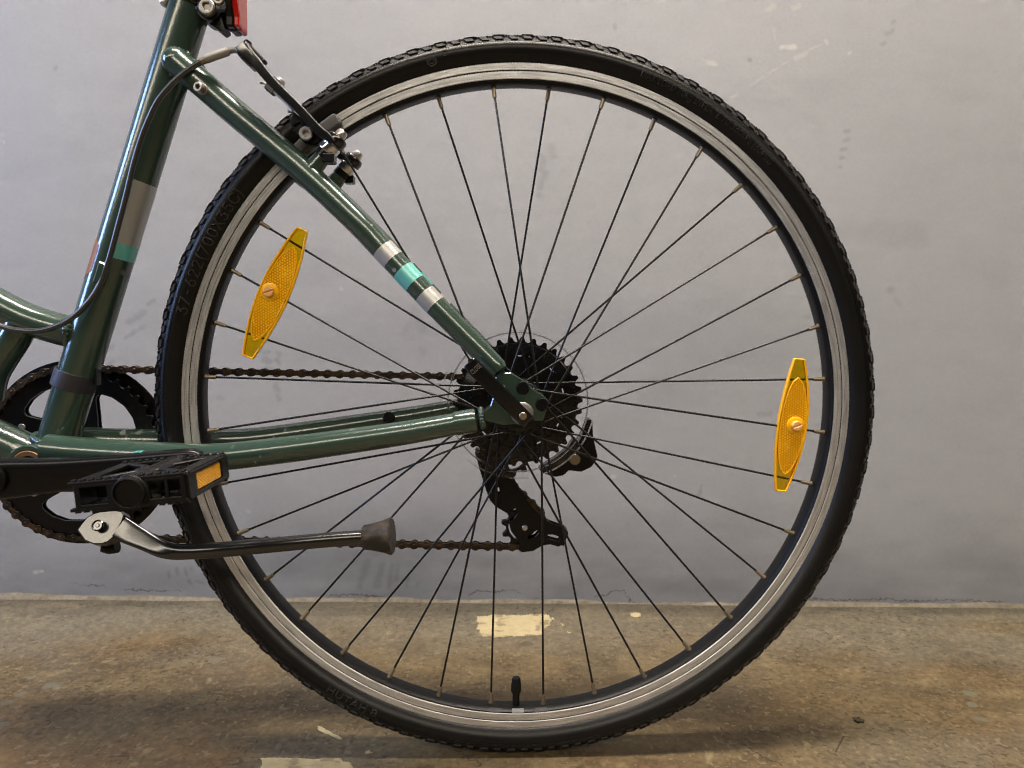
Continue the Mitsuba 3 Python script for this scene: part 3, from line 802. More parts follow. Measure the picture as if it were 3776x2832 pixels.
def on_tube(ph0, ph1, pa, pb, lift=.0003, slant=0.0, n=16):
    """A sticker on the seat tube, between the heights of pa and pb, from angle ph0 to ph1 (0 faces the viewer's side, 90 the rear)."""
    ta, tb = (A(pa) - ST_BOT) @ ST_D, (A(pb) - ST_BOT) @ ST_D
    ph = np.radians(np.linspace(ph0, ph1, n))
    rings = []
    for q in ph:
        d = e1 * math.cos(q) + e2 * math.sin(q)
        off, off2 = (slant, slant) if np.isscalar(slant) else slant
        off, off2 = off * math.sin(q), off2 * math.sin(q)
        rings.append([ST_BOT + ST_D * (ta + off) + d * (RS + lift), ST_BOT + ST_D * (tb + off2) + d * (RS + lift), ST_BOT + ST_D * (tb + off2) + d * (RS - .0004), ST_BOT + ST_D * (ta + off) + d * (RS - .0004)])
    return loft(rings)


put('decal', on_tube(13, 110, (-0.3548, 0.0000, 0.5533), (-0.3733, 0.0000, 0.4974)), SILVER_DECAL, SEAT, 'grey strip decal on the seat tube')
put('decal', on_tube(13, 110, (-0.3733, 0.0000, 0.4974), (-0.3789, 0.0000, 0.4838)), TEAL_DECAL, SEAT, 'teal square decal below the grey strip')
put('decal', on_tube(-118, -25, (-0.3791, 0.0000, 0.4856), (-0.3970, 0.0000, 0.4793), slant=(-.012, .019)), ORANGE_DECAL, SEAT, 'orange decal on the front side of the seat tube')
put('strap', lathe([(RS - .001, -.0082), (RS + .0010, -.0082), (RS + .0014, -.0074), (RS + .0014, .0074), (RS + .0010, .0082), (RS - .001, .0082)], (-0.4200, 0.0000, 0.3684), ST_D, 48, closed=True), STRAP, SEAT, 'dark rubber strap round the seat tube')
put('strap_tail', bar([A((-0.3981, 0.0000, 0.3718)) + (.0006, -.002, -.008), A((-0.3981, 0.0000, 0.3718)) + (.0006, -.002, .008)], .002, .010, 6), BLACK_PLASTIC, SEAT)

# seat clamp at the top
cl = A((-0.3034, 0.0000, 0.7145))
put('seat_clamp', join(lathe([(RS - .001, -.007), (RS + .0030, -.007), (RS + .0038, -.006), (RS + .0038, .014), (RS + .003, .015), (RS - .001, .015)], cl + ST_D * .004, ST_D, 48, closed=True),
                       block((-0.2818, -0.0040, 0.7132), (.030, .020, .022), bevel=.002), rod((-0.2913, 0.0080, 0.7141), (-0.2826, -0.0160, 0.7044), .0082)), BLACK_GLOSS, B, 'black seat clamp with a steel bolt')
put('bolt', hex_bolt((-0.2821, -0.0165, 0.7042), (0, -1, 0), .0072, .0035), DULL_STEEL, B + '__seat_clamp')
put('bolt', hex_bolt((-0.2732, -0.0120, 0.7128), (0, -1, 0), .0052, .004), DULL_STEEL, B + '__seat_clamp')
put('lever', bar([(-0.3256, -0.0040, 0.7089), (-0.3233, -0.0040, 0.7167), (-0.3209, -0.0040, 0.7237)], [.006, .012, .014], .011, 16, 3, ends=.2), STEEL, B + '__seat_clamp', 'bright steel quick release lever end')
# the red reflector on its bracket
rb = A((-0.2827, 0.0000, 0.7057))
put('reflector_bracket', join(bar([(-0.2884, 0.0000, 0.7091), (-0.2813, 0.0000, 0.7022), (-0.2715, 0.0000, 0.6882)], [.016, .017, .006], .016, 16, 4), bar([(-0.2841, -0.0000, 0.7092), (-0.2740, 0.0000, 0.7051), (-0.2667, 0.0000, 0.7095)], .009, .014, 16, 4),
                              bar([(-0.2854, 0.0000, 0.7148), (-0.2737, 0.0000, 0.7221), (-0.2664, 0.0000, 0.7236)], .010, .014, 16, 4), lathe([(.002, -.012), (.011, -.012), (.011, .012), (.002, .012)], rb, (0, 1, 0), 28, closed=True)), BLACK_PLASTIC, B, 'black plastic bracket holding the red reflector')
rc = A((-0.2646, 0.0000, 0.7282)) + (-.001, 0, 0)
face = shapely.affinity.scale(Point(0, 0).buffer(1.0, quad_segs=16), .0160, .0385).union(sbox(-.0105, -.0375, .0155, .0375)).buffer(-.002).buffer(.002)
put('rear_reflector', join(prism(face, -.0030, .0040, .0012, rc, (0, 1, 0), (0, 0, 1)), prism(face.buffer(-.006), -.0060, .0, .001, rc, (0, 1, 0), (0, 0, 1))), BLACK_PLASTIC, B, 'red rear reflector in a black housing')
put('red_lens', prism(face.buffer(-.0004), .0042, .0090, .0012, rc, (0, 1, 0), (0, 0, 1)), RED_LENS, B + '__rear_reflector', smooth=25)
put('lens_face', prism(face.buffer(-.0035), .0080, .0093, .0003, rc, (0, 1, 0), (0, 0, 1)), RED_FACE, B + '__rear_reflector', smooth=25)

# main tubes
put('top_tube', tube([(-0.5460, 0.0000, 0.4737), (-0.5149, 0.0000, 0.4548), (-0.4865, 0.0000, 0.4379), (-0.4577, 0.0000, 0.4240), (-0.4287, 0.0000, 0.4152), (-0.4111, 0.0000, 0.4123)], .0148, 36, 60), GREEN, B, 'curved green top tube sweeping down to the seat tube')
put('brace_tube', tube([(-0.4650, 0.0000, 0.4254), (-0.4743, 0.0000, 0.4075), (-0.4856, 0.0000, 0.3910), (-0.4964, 0.0000, 0.3729), (-0.5020, 0.0000, 0.3518)], .0140, 32, 40), GREEN, B, 'short curved green brace tube at the left edge')
put('down_tube', tube([A((-0.5277, 0.0000, 0.3264)), A((-0.4987, 0.0000, 0.3134)), BBC + (0, 0, -.002)], [.0185, .0185, .0185], 36, 24), GREEN, B, 'green down tube meeting the bottom bracket')
put('bottom_bracket', join(lathe([(.0165, -.0340), (.0198, -.0340), (.0205, -.0333), (.0205, .0333), (.0198, .0340), (.0165, .0340)], BBC, (0, 1, 0), 48, closed=True)), GREEN, B, 'green bottom bracket shell')
put('bearing_cup', lathe([(.0110, -.0335), (.0152, -.0345), (.0160, -.0335), (.0160, -.0200), (.0110, -.0200)], BBC, (0, 1, 0), 40, closed=True), BROWN, B + '__bottom_bracket')
put('spindle', rod(BBC + (0, -.075, 0), BBC + (0, .060, 0), .0085), DARK_STEEL, B + '__bottom_bracket')


def bead(c, normal, r, tube_r=.0022, lumps=26, seed=0, arc=(0, 360)):
    """A weld bead: a lumpy ring."""
    ax = unit(normal)
    u = unit(np.cross(ax, (0.1, 1, 0.2)))
    w = np.cross(ax, u)
    n = 130
    a = np.radians(np.linspace(arc[0], arc[1], n))
    rr = tube_r * (0.82 + 0.22 * np.abs(np.sin(a * lumps / 2)) + 0.10 * np.sin(a * 5 + seed))
    pts = A(c) + r * (np.cos(a)[:, None] * u + np.sin(a)[:, None] * w)
    t = np.gradient(pts, axis=0)
    t /= np.linalg.norm(t, axis=1, keepdims=True)
    d = (pts - A(c)) / r
    e = np.cross(t, d)
    th = np.arange(12) * 2 * np.pi / 12
    return loft(pts[:, None] + rr[:, None, None] * (np.cos(th)[None, :, None] * d[:, None] + np.sin(th)[None, :, None] * e[:, None]))


put('weld_bead', bead(BBC + ST_D * .0205, ST_D, .0185, .0032, 30, 1), GREEN, B)
put('weld_bead', bead((-0.4184, 0.0000, 0.4129), A((-0.4111, 0.0000, 0.4123)) - A((-0.4287, 0.0000, 0.4152)), .0155, .0032, 24, 2), GREEN, B)

# seat stays
STAY = [(-0.3103, -0.0185, 0.6563), (-0.2909, -0.0205, 0.6399), (-0.2603, -0.0250, 0.6133), (-0.2000, -0.0370, 0.5629), (-0.1494, -0.0460, 0.5157), (-0.1227, -0.0490, 0.4882), (-0.0749, -0.0590, 0.4380), (-0.0256, -0.0675, 0.3888), (-0.0194, -0.0690, 0.3820)]
SR = [.0122, .0122, .0120, .0116, .0108, .0106, .0098, .0090, .0074]
CHST = [(-0.4326, -0.0260, 0.3068), (-0.3984, -0.0310, 0.3047), (-0.3553, -0.0375, 0.3034), (-0.3091, -0.0460, 0.3028), (-0.2671, -0.0530, 0.3041), (-0.2060, -0.0610, 0.3120), (-0.1716, -0.0640, 0.3171), (-0.1018, -0.0672, 0.3279), (-0.0455, -0.0700, 0.3386)]
CR_ = [.0135, .0135, .0132, .0128, .0122, .0116, .0112, .0104, .0094]
mir = A((1, -1, 1))


def at(path, q):
    """Arc length parameter (0..1) of the path's point nearest q."""
    s = spline(path, 400)
    return int(np.argmin(np.linalg.norm(s - A(q), axis=1))) / 399


def band(path, rad, t0, t1, lift):
    s = spline(np.c_[A(path), A(rad)], 400)
    i, j = int(t0 * 399), int(t1 * 399)
    q = s[i:j + 1:max(1, (j - i) // 6)]
    return tube(q[:, :3], q[:, 3] + lift, 36, 10)


for sgn in (1, -1):
    mm = A((1, sgn, 1))
    path, rad = A(STAY) * mm, SR
    key = put('seat_stay', tube(path, rad, 36, 90), GREEN, B, 'green seat stay on the near side' if sgn == 1 else 'green seat stay on the far side')
    put('cap', mesh(*(lambda s: (s.vertices * .0124 + path[0], s.faces))(trimesh.creation.icosphere(3))), GREEN, key, smooth=True)
    for pa, pb, mat in (((-0.1227, -0.0490, 0.4882), (-0.1120, -0.0510, 0.4770), SILVER_DECAL), ((-0.1040, -0.0530, 0.4696), (-0.0931, -0.0550, 0.4575), TEAL_DECAL), ((-0.0850, -0.0570, 0.4497), (-0.0749, -0.0590, 0.4380), SILVER_DECAL)):
        put('decal_band', band(path, rad, at(path, A(pa) * mm), at(path, A(pb) * mm), .00025), mat, key)
    c = path[0] + unit(path[1] - path[0]) * .001
    put('weld_bead', bead(A(c) + (0, .004 * sgn, 0), unit(path[1] - path[0]) + A((0, .9 * sgn, 0)), .0128, .0017, 34, 3), GREEN, key)
    path, rad = A(CHST) * mm, CR_
    key = put('chain_stay', tube(path, rad, 36, 90), GREEN, B, 'green chain stay on the near side' if sgn == 1 else 'green chain stay on the far side')
    end = path[-1]
    dd = unit(path[-1] - path[-2])
    put('end_collar', lathe([(1e-6, -.013), (.0100, -.013), (.0106, -.011), (.0106, .004), (.0098, .0062), (1e-6, .0068)], end, dd, 36), GREEN, key)
    if sgn == 1:
        CH_KEY = key
    else:
        put('rivet', rod((-0.1319, 0.0520, 0.3264), (-0.1313, 0.0480, 0.3269), .0064), BLACK_SATIN, key)

# bolt in the near seat stay, marks on the chain stay
put('bolt', join(hex_bolt((-0.2828, -0.0345, 0.6279), unit((-.25, -1, .05)), .0044, .0055), rod((-0.2803, -0.0270, 0.6284), (-0.2820, -0.0345, 0.6277), .0050)), DULL_STEEL, B + '__seat_stay', 'steel socket bolt in the stay')


def on_stay(poly_xz, path, rad, lift=.0004):
    """A sticker pressed on the near face of a stay: the flat outline laid on the tube."""
    g = shapely.segmentize(Polygon(poly_xz), .0015)
    tri = prism(g, 0, .0002, .00002)
    m = trimesh.Trimesh(tri.vertices, tri.faces, process=False).subdivide_to_size(.003)
    s = spline(np.c_[A(path), A(rad)], 400)
    v = np.array(m.vertices)
    depth = -v[:, 1]
    d2 = (v[:, None, 0] - s[None, :, 0]) ** 2 + (v[:, None, 2] - s[None, :, 2]) ** 2
    i = d2.argmin(1)
    h = np.minimum(np.sqrt(d2.min(1)), s[i, 3] * .97)
    v[:, 1] = s[i, 1] - np.sqrt(s[i, 3] ** 2 - h ** 2) - lift - depth
    return mesh(v, m.faces)


put('decal', on_stay([(-0.3447, 0.3052), (-0.3435, 0.3080), (-0.3397, 0.3096), (-0.3328, 0.3100), (-0.3363, 0.3079), (-0.3367, 0.3051)], CHST, CR_), TEAL_DECAL, CH_KEY, 'pale teal leaf shaped mark on the chain stay', smooth=30)
put('decal', on_stay([(-0.3343, 0.3063), (-0.3318, 0.3069), (-0.3283, 0.3071), (-0.3291, 0.3059), (-0.3336, 0.3054)], CHST, CR_), TEAL_DECAL, CH_KEY, smooth=30)
put('decal', on_stay([(-0.3887, 0.3028), (-0.3879, 0.3032), (-0.3771, 0.3034), (-0.3768, 0.3019), (-0.3890, 0.3013)], CHST, CR_), WHITE_DECAL, CH_KEY, 'white bar mark on the chain stay above the crank', smooth=30)

# dropouts
DROP = rounded([(-0.0200, 0.3812), (-0.0098, 0.3813), (0.0049, 0.3724), (0.0075, 0.3685), (0.0184, 0.3615), (0.0223, 0.3577), (0.0216, 0.3500), (0.0186, 0.3396), (0.0084, 0.3395), (0.0020, 0.3361), (-0.0064, 0.3364), (-0.0173, 0.3357), (-0.0256, 0.3376), (-0.0326, 0.3389), (-0.0343, 0.3466), (-0.0276, 0.3524), (-0.0254, 0.3595), (-0.0257, 0.3671), (-0.0232, 0.3774)], .0012)
for sgn in (1, -1):
    key = put('dropout', prism(DROP, .0665 if sgn == 1 else -.0725, .0725 if sgn == 1 else -.0665, .0008), GREEN, B, 'green dropout plate with two plugged eyelets' if sgn == 1 else None)
    if sgn == 1:
        for q in ((0.0003, -0.0730, 0.3684), (0.0171, -0.0730, 0.3541)):
            q = A(q) * (1, 0, 1)
            put('eyelet_plug', lathe([(1e-6, .0700), (.0056, .0700), (.0057, .0742), (.0050, .0752), (1e-6, .0754)], q, (0, -1, 0), 28), BLACK_SATIN, key)
        sw = A((-0.0288, -0.0680, 0.3419))
        put('weld_bead', bead((-0.0349, -0.0705, 0.3415), (1, 0, .12), .0075, .0026, 20, 4), GREEN, key)

# quick release lever
lev = rounded([(-0.0416, 0.3948), (-0.0500, 0.3870), (-0.0456, 0.3814), (-0.0264, 0.3622), (-0.0083, 0.3442), (-0.0027, 0.3386), (0.0011, 0.3361), (0.0088, 0.3447), (0.0053, 0.3489), (-0.0103, 0.3645), (-0.0264, 0.3805), (-0.0370, 0.3910)], .0008)
la, lb = A((-0.0459, -0.0900, 0.3909)), A((0.0035, -0.0900, 0.3414))
put('quick_release_lever', prism(lev, .0860, .0915, .0012), BLACK_GLOSS, B, 'flat black quick release lever over the axle')
pv0 = A((-0.0000, -0.0880, 0.3457))
put('pivot', join(rod(pv0 + (0, .012, 0), pv0 + (0, -.0040, 0), .0034)), NIPPLE, B + '__quick_release_lever')
put('pivot_cover', block(A((0.0032, -0.0840, 0.3407)), (.0075, .0110, .010), (unit(lb - la), np.cross(unit(lb - la), (0, 1, 0)) * -1, (0, -1, 0)), .0012), BLACK_SATIN, B + '__quick_release_lever')
t = meshkit.text_mesh('CLOSE', .0042, .0006)
v = np.array(t.vertices)
t0, t1 = A((-0.0423, -0.0918, 0.3804)), A((-0.0346, -0.0918, 0.3874))
u_ = unit(t1 - t0)
v_ = A((-u_[2], 0, u_[0]))
v[:, 0] *= np.linalg.norm(t1 - t0) / v[:, 0].max()
put('lettering', mesh(t0 + v[:, :1] * u_ + v[:, 1:2] * v_ + v[:, 2:] * A((0, -1, 0)) + A((0, .0004, 0)), t.faces), DULL_STEEL, B + '__quick_release_lever', 'small lettering CLOSE', smooth=False)

# ---- rim brakes
STD = unit(A((-0.1495, -0.0455, 0.5200)) - A((-0.2603, -0.0250, 0.6133)))
AXB = unit(A((-STD[2], 0, STD[0])))
if AXB[2] < 0:
    AXB = -AXB
BOSS = A((-.1600, 0, .5885))
for sgn in (-1, 1):
    arm_top = A((-0.2443, -0.0300, 0.6630)) * (1, 0, 1)
    S = BOSS + (0, .040 * sgn, 0)
    near = sgn == -1
    pts = [A((-0.2422, -0.0440, 0.6600)), A((-0.2325, -0.0440, 0.6488)), A((-0.2165, -0.0438, 0.6296)), A((-0.1935, -0.0435, 0.6070)), A((-0.1773, -0.0430, 0.5896)), A((-0.1712, -0.0425, 0.5854)), A((-0.1648, -0.0425, 0.5792))]
    if not near:
        pts = [q * (1, -1, 1) for q in pts]
    arm = bar(pts, [.0095, .0090, .0080, .0076, .0082, .0074, .0055], [.011, .013, .014, .015, .017, .018, .018], 60, 12, sides=40)
    key = put('brake_arm', arm, BLACK_GLOSS, B, 'black brake arm on the near side' if near else 'black brake arm on the far side')
    post = [(1e-6, -.0310), (.0078, -.0310), (.0080, -.0235), (.0066, -.0228), (.0066, -.0200)]
    put('boss', lathe([(1e-6, -.046), (.0095, -.046), (.0080, -.034), (.0074, -.026), (1e-6, -.026)], S, AXB, 28), GREEN, key)
    put('spacer', join(lathe([(1e-6, -.0262), (.0078, -.0262), (.0078, -.0205), (.0070, -.0200), (1e-6, -.0200)], S, AXB, 28),
                       block(S - AXB * .0215 + (0, .006 * sgn, 0) + A((.005, 0, -.006)), (.010, .012, .008), bevel=.001)), BLACK_SATIN, key)
    put('spring_plate', lathe([(1e-6, -.0201), (.0082, -.0201), (.0090, -.0190), (.0090, -.0125), (.0084, -.0118), (1e-6, -.0118)], S, AXB, 32), CHROME, key)
    put('pivot_dome', lathe([(1e-6, -.0110), (.0085, -.0110), (.0096, -.0098), (.0096, -.0052), (.0085, -.0028), (.0060, -.0018), (1e-6, -.0016)], S, AXB, 32), BLACK_GLOSS, key)
    put('pivot_screw', lathe([(1e-6, -.0018), (.0050, -.0018), (.0052, -.0006), (.0046, .0030), (.0036, .0042), (1e-6, .0044)], S, AXB, 24), STEEL, key)
    lug = rounded([(-0.2033, 0.6114), (-0.2039, 0.6068), (-0.2063, 0.6007), (-0.2041, 0.5946), (-0.2008, 0.5895), (-0.1943, 0.5835), (-0.1867, 0.5806), (-0.1819, 0.5817), (-0.1771, 0.5856), (-0.1804, 0.5903), (-0.1874, 0.5972), (-0.1958, 0.6055)], .0010)
    slot = Polygon([(-0.2016, 0.5979), (-0.2002, 0.5998), (-0.1976, 0.6008), (-0.1971, 0.5996), (-0.1993, 0.5982), (-0.2014, 0.5968)])
    yo = .0345 if near else -.0265
    put('pad_mount', prism(lug.difference(slot), yo - .008, yo, .0010), BLACK_SATIN, key)
    if near:
        put('pad_bolt', hex_bolt(A((-0.1910, -0.0350, 0.5896)), (0, -1, 0), .0060, .0050), STEEL, key)
    th = np.radians(np.linspace(132.0, 122.2, 9))
    padp = [wheel_xyz(q, .3098, sgn * .0180) for q in th]
    put('brake_pad', bar(padp, [.0085, .0105, .0115, .0115, .0115, .0115, .0118, .0125, .0120], .0095, 30, 5, ends=.06), PAD, key)
    put('pad_post', rod(A((-0.1922, -0.0300, 0.5909)) * (1, 0, 1) + (0, sgn * .030, 0), A((-0.1922, -0.0300, 0.5909)) * (1, 0, 1) + (0, sgn * .014, 0), .004), STEEL, key)
    if near:
        put('pinch_bolt', join(rod((-0.2141, -0.0330, 0.6357), (-0.2124, -0.0330, 0.6375), .0042), rod((-0.2148, -0.0330, 0.6350), (-0.2136, -0.0330, 0.6362), .0052)), STEEL, key)
        put('cable_clip', block((-0.2226, -0.0300, 0.6300), (.009, .010, .008), (unit(STD), (0, 1, 0), np.cross(unit(STD), (0, 1, 0))), .001), BLACK_SATIN, key)
        put('clip_plate', block((-0.2237, -0.0310, 0.6320), (.0022, .0070, .0050), (unit(A((.7, 0, .72))), unit(A((-.72, 0, .7))), (0, -1, 0)), .0004), STEEL, key)
        put('spring', tube([(-0.2201, -0.0340, 0.6265), (-0.2093, -0.0360, 0.6168), (-0.2023, -0.0380, 0.6085)], .0010, 8, 16), STEEL, key)
    # cable holder at the top of the arms
    if near:
        put('cable_holder', bar([(-0.2435, -0.0440, 0.6607), (-0.2395, -0.0440, 0.6544), (-0.2309, -0.0440, 0.6446)], [.012, .0125, .010], [.012, .013, .013], 16, 5), BLACK_GLOSS, key)
    else:
        put('cable_holder', join(bar([(-0.2584, 0.0140, 0.6849), (-0.2530, 0.0140, 0.6800), (-0.2456, 0.0140, 0.6723), (-0.2417, 0.0140, 0.6669)], [.003, .0042, .0045, .006], .011, 16, 5), rod((-0.2565, 0.0160, 0.6841), (-0.2561, 0.0100, 0.6834), .0036)), BLACK_SATIN, key)

# brake cable
cab = [(-0.2793, -0.0350, 0.6521), (-0.2909, -0.0345, 0.6457), (-0.3054, -0.0335, 0.6349), (-0.3208, -0.0310, 0.6197), (-0.3318, -0.0275, 0.6033), (-0.3407, -0.0255, 0.5849), (-0.3478, -0.0250, 0.5640), (-0.3556, -0.0245, 0.5359), (-0.3635, -0.0245, 0.5090), (-0.3718, -0.0240, 0.4819), (-0.3775, -0.0235, 0.4674), (-0.3818, -0.0240, 0.4566), (-0.3891, -0.0260, 0.4436), (-0.4015, -0.0275, 0.4298), (-0.4157, -0.0280, 0.4204), (-0.4349, -0.0270, 0.4148), (-0.4557, -0.0255, 0.4151), (-0.4717, -0.0245, 0.4191), (-0.4942, -0.0240, 0.4293)]
put('brake_cable', tube(cab, .0026, 16, 160), CABLE, B, 'black brake cable looping down the seat tube', smooth=True)
CK = B + '__brake_cable'
put('brass_sleeve', tube([(-0.2820, -0.0350, 0.6507), (-0.2760, -0.0350, 0.6535)], .0030, 16, 6), NIPPLE, CK)
put('ferrule', tube([(-0.2781, -0.0350, 0.6529), (-0.2699, -0.0345, 0.6562), (-0.2590, -0.0330, 0.6607)], .0038, 20, 12), FERRULE, CK, 'pale grey cable ferrule')
boots = []
qa, qb = A((-0.2600, -0.0330, 0.6605)), A((-0.2509, -0.0290, 0.6628))
put('cable_core', tube([qa, (qa + qb) / 2 + (0, 0, .0006), qb], .0021, 12, 8), DARK_STEEL, CK)
for k in range(9):
    c = qa + (qb - qa) * (k + .5) / 9 + (0, 0, .0006 * math.sin(math.pi * (k + .5) / 9))
    put('coil', lathe([(.0020 + .0007 * math.cos(a), .0006 * math.sin(a)) for a in np.linspace(0, 2 * np.pi, 8, endpoint=False)], c, qb - qa, 18, closed=True), DULL_STEEL, CK, smooth=True)
put('cable_end', tube([(-0.2327, -0.0300, 0.6354), (-0.2294, -0.0300, 0.6351), (-0.2263, -0.0310, 0.6336), (-0.2225, -0.0320, 0.6313)], .0014, 8, 14), DULL_STEEL, CK)
put('cable_end', tube([(-0.2123, -0.0150, 0.6152), (-0.2080, -0.0160, 0.6150)], .0017, 8, 6), DULL_STEEL, CK)
g0 = A((-0.3810, -0.0165, 0.4672))
put('cable_guide', join(block(g0 + (0, -.0045, 0), (.020, .0075, .0100), (ST_D, unit(e2), np.cross(ST_D, unit(e2))), .0014)), GREEN, SEAT, 'small cable stop on the seat tube')

# ---- crank, pedal
cr = [(-0.4650, -0.0800, 0.2892), (-0.4500, -0.0800, 0.2900), (-0.4265, -0.0800, 0.2912), (-0.4033, -0.0800, 0.2928), (-0.3721, -0.0805, 0.2953), (-0.3331, -0.0810, 0.2990), (-0.2977, -0.0820, 0.3028), (-0.2790, -0.0820, 0.3044), (-0.2720, -0.0820, 0.3048)]
put('crank_arm', bar(cr, [.036, .036, .0335, .0300, .0275, .0255, .0245, .0240, .0190], [.020, .020, .0165, .0150, .0140, .0135, .0135, .0135, .0120], 70, 3.4, 0.10), BLACK_SATIN, B, 'black crank arm pointing to the rear')
put('crank_bolt', join(lathe([(1e-6, .0895), (.0125, .0895), (.0135, .0905), (.0135, .0925), (.0100, .0945), (1e-6, .0945)], A((-0.4434, -0.0900, 0.2913)) * (1, 0, 1), (0, -1, 0), 36)), DARK_STEEL, B + '__crank_arm')
PED = A((-.2838, -.0, .3012))
ta = math.radians(5.5)
pu, pv, pw = A((math.cos(ta), 0, math.sin(ta))), A((-math.sin(ta), 0, math.cos(ta))), A((0, -1, 0))
pax = (pu, pv, pw)


def pl(u, v, y):
    return PED + pu * u + pv * v + A((0, y, 0))


def pedal_profile():
    return None


py0, py1 = -.184, -.100
frame = []
frame.append(block(pl(.0370, 0, (py0 + py1) / 2), (.0030, .0205, abs(py0 - py1)), pax))           # rear wall
frame.append(block(pl(-.0385, 0, (py0 + py1) / 2), (.0030, .0200, abs(py0 - py1)), pax))
side = sbox(-.040, -.0085, .0385, .0085)
cut = union_all([sbox(-.036, -.0062, -.017, .0062), sbox(.013, -.0062, .024, .0062), sbox(.0265, -.0062, .035, .0062)])
frame.append(prism(side.difference(cut), .0, .0035, .0005, pl(0, 0, py0 + .0035), pu, pv))
frame.append(prism(side.difference(cut), .0, .0035, .0005, pl(0, 0, py1), pu, pv))
frame.append(rod(pl(0, 0, py0 - .001), pl(0, 0, py1 + .002), .0125))
for yy in (-.128, -.158):
    frame.append(block(pl(.018, 0, yy), (.034, .012, .0030), pax))
    frame.append(block(pl(-.020, 0, yy), (.034, .012, .0030), pax))
put('pedal', join(*frame), BLACK_PLASTIC, B, 'black plastic platform pedal with an amber reflector', smooth=30)
PK = B + '__pedal'
cell = lambda a, b: sbox(*a, *b)  # noqa: E731
plate = union_all([sbox(-.0440, py0 + .000, .0395, py0 + .013), sbox(-.0440, py1 - .010, .0395, py1), sbox(-.0440, py0, -.0330, py1), sbox(.0300, py0, .0395, py1)]).difference(sbox(-.0455, py0 + .010, -.0435, py1 - .012))
diag = union_all([shapely.LineString([(-.038, py0 + .006), (.0, -.143), (.038, py1 - .006)]).buffer(.003), shapely.LineString([(-.038, py1 - .006), (.0, -.143), (.038, py0 + .006)]).buffer(.003), Point(0, -.143).buffer(.014)])
plate = union_all([plate, diag])
for s_ in (1, -1):
    base = PED + pv * (.0095 * s_)
    put('grip_plate', prism(plate, -.0012, .0012, .0004, base, pu, (0, 1, 0)), BLACK_PLASTIC, PK, smooth=25)
    for k in range(14):
        u = -.0405 + .0060 * k
        for yy in (py0 + .004, py1 - .004):
            put('tooth', block(base + pu * u + A((0, yy, 0)) + pv * .0016 * s_, (.0036, .0022, .0040), pax, .0007), BLACK_PLASTIC, PK, smooth=False)
ref = rounded([(py0 + .018, -.0062), (py1 - .016, -.0062), (py1 - .016, .0062), (py0 + .018, .0062)], .0008)
put('reflector', prism(ref, .0, .0016, .0004, PED + pu * .0380, (0, 1, 0), pv), AMBER_LENS, PK, 'amber reflector on the end of the pedal', smooth=False)
put('reflector_surround', prism(rounded([(py0 + .002, -.0095), (py1 - .001, -.0095), (py1 - .001, .0095), (py0 + .002, .0095)], .001).difference(ref.buffer(.0006)), -.0005, .0028, .0006, PED + pu * .0380, (0, 1, 0), pv), BLACK_PLASTIC, PK, smooth=False)
put('reflector', prism(ref, -.0016, .0, .0004, PED - pu * .0408, (0, 1, 0), pv), AMBER_LENS, PK, smooth=False)
put('axle_cap', lathe([(.006, 0), (.0112, 0), (.0116, .0010), (.0116, .0040), (.0104, .0044), (.0098, .0020), (1e-6, .0018)], pl(0, 0, py0 - .0005), (0, -1, 0), 32), BLACK_PLASTIC, PK)
put('axle', rod(pl(0, 0, py1), pl(0, 0, -.072), .0070), DARK_STEEL, PK)

# ---- chainring and guard
CRC = BBC + (0, .045, 0)
holes = []
for k in range(5):
    a = 44 + 72 * k
    pts2 = []
    for q, r in ((-25, .0660), (-12, .0690), (0, .0700), (12, .0690), (25, .0660), (24, .0590), (13, .0430), (5, .0360), (0, .0345), (-5, .0360), (-13, .0430), (-24, .0590)):
        w = math.radians(a + q)
        pts2.append((r * math.cos(w), r * math.sin(w)))
    holes.append(rounded(pts2, .005))
ring44 = gear(43, .0862).difference(union_all(holes + [Point(0, 0).buffer(.008)]))
put('chainring', prism(ring44, -.0015, .0015, .0003, CRC, (1, 0, 0), (0, 0, 1)), BLACK_SATIN, B, 'black chainring with five openings', smooth=25)
guard = Point(0, 0).buffer(.0945, quad_segs=40).difference(union_all([h.buffer(.0005) for h in holes] + [Point(0, 0).buffer(.02)]))
put('chain_guard', prism(guard, -.0012, .0012, .0006, CRC + (0, .0075, 0), (1, 0, 0), (0, 0, 1)), BLACK_SATIN, B + '__chainring', smooth=25)
for k in range(5):
    w = math.radians(152 + 72 * k - 72 * 2)
    c = CRC + A((.0575 * math.cos(w), -.0016, .0575 * math.sin(w)))
    put('guard_screw', join(hex_bolt(c, (0, -1, 0), .0036, .0016, False)), DULL_STEEL, B + '__chainring')

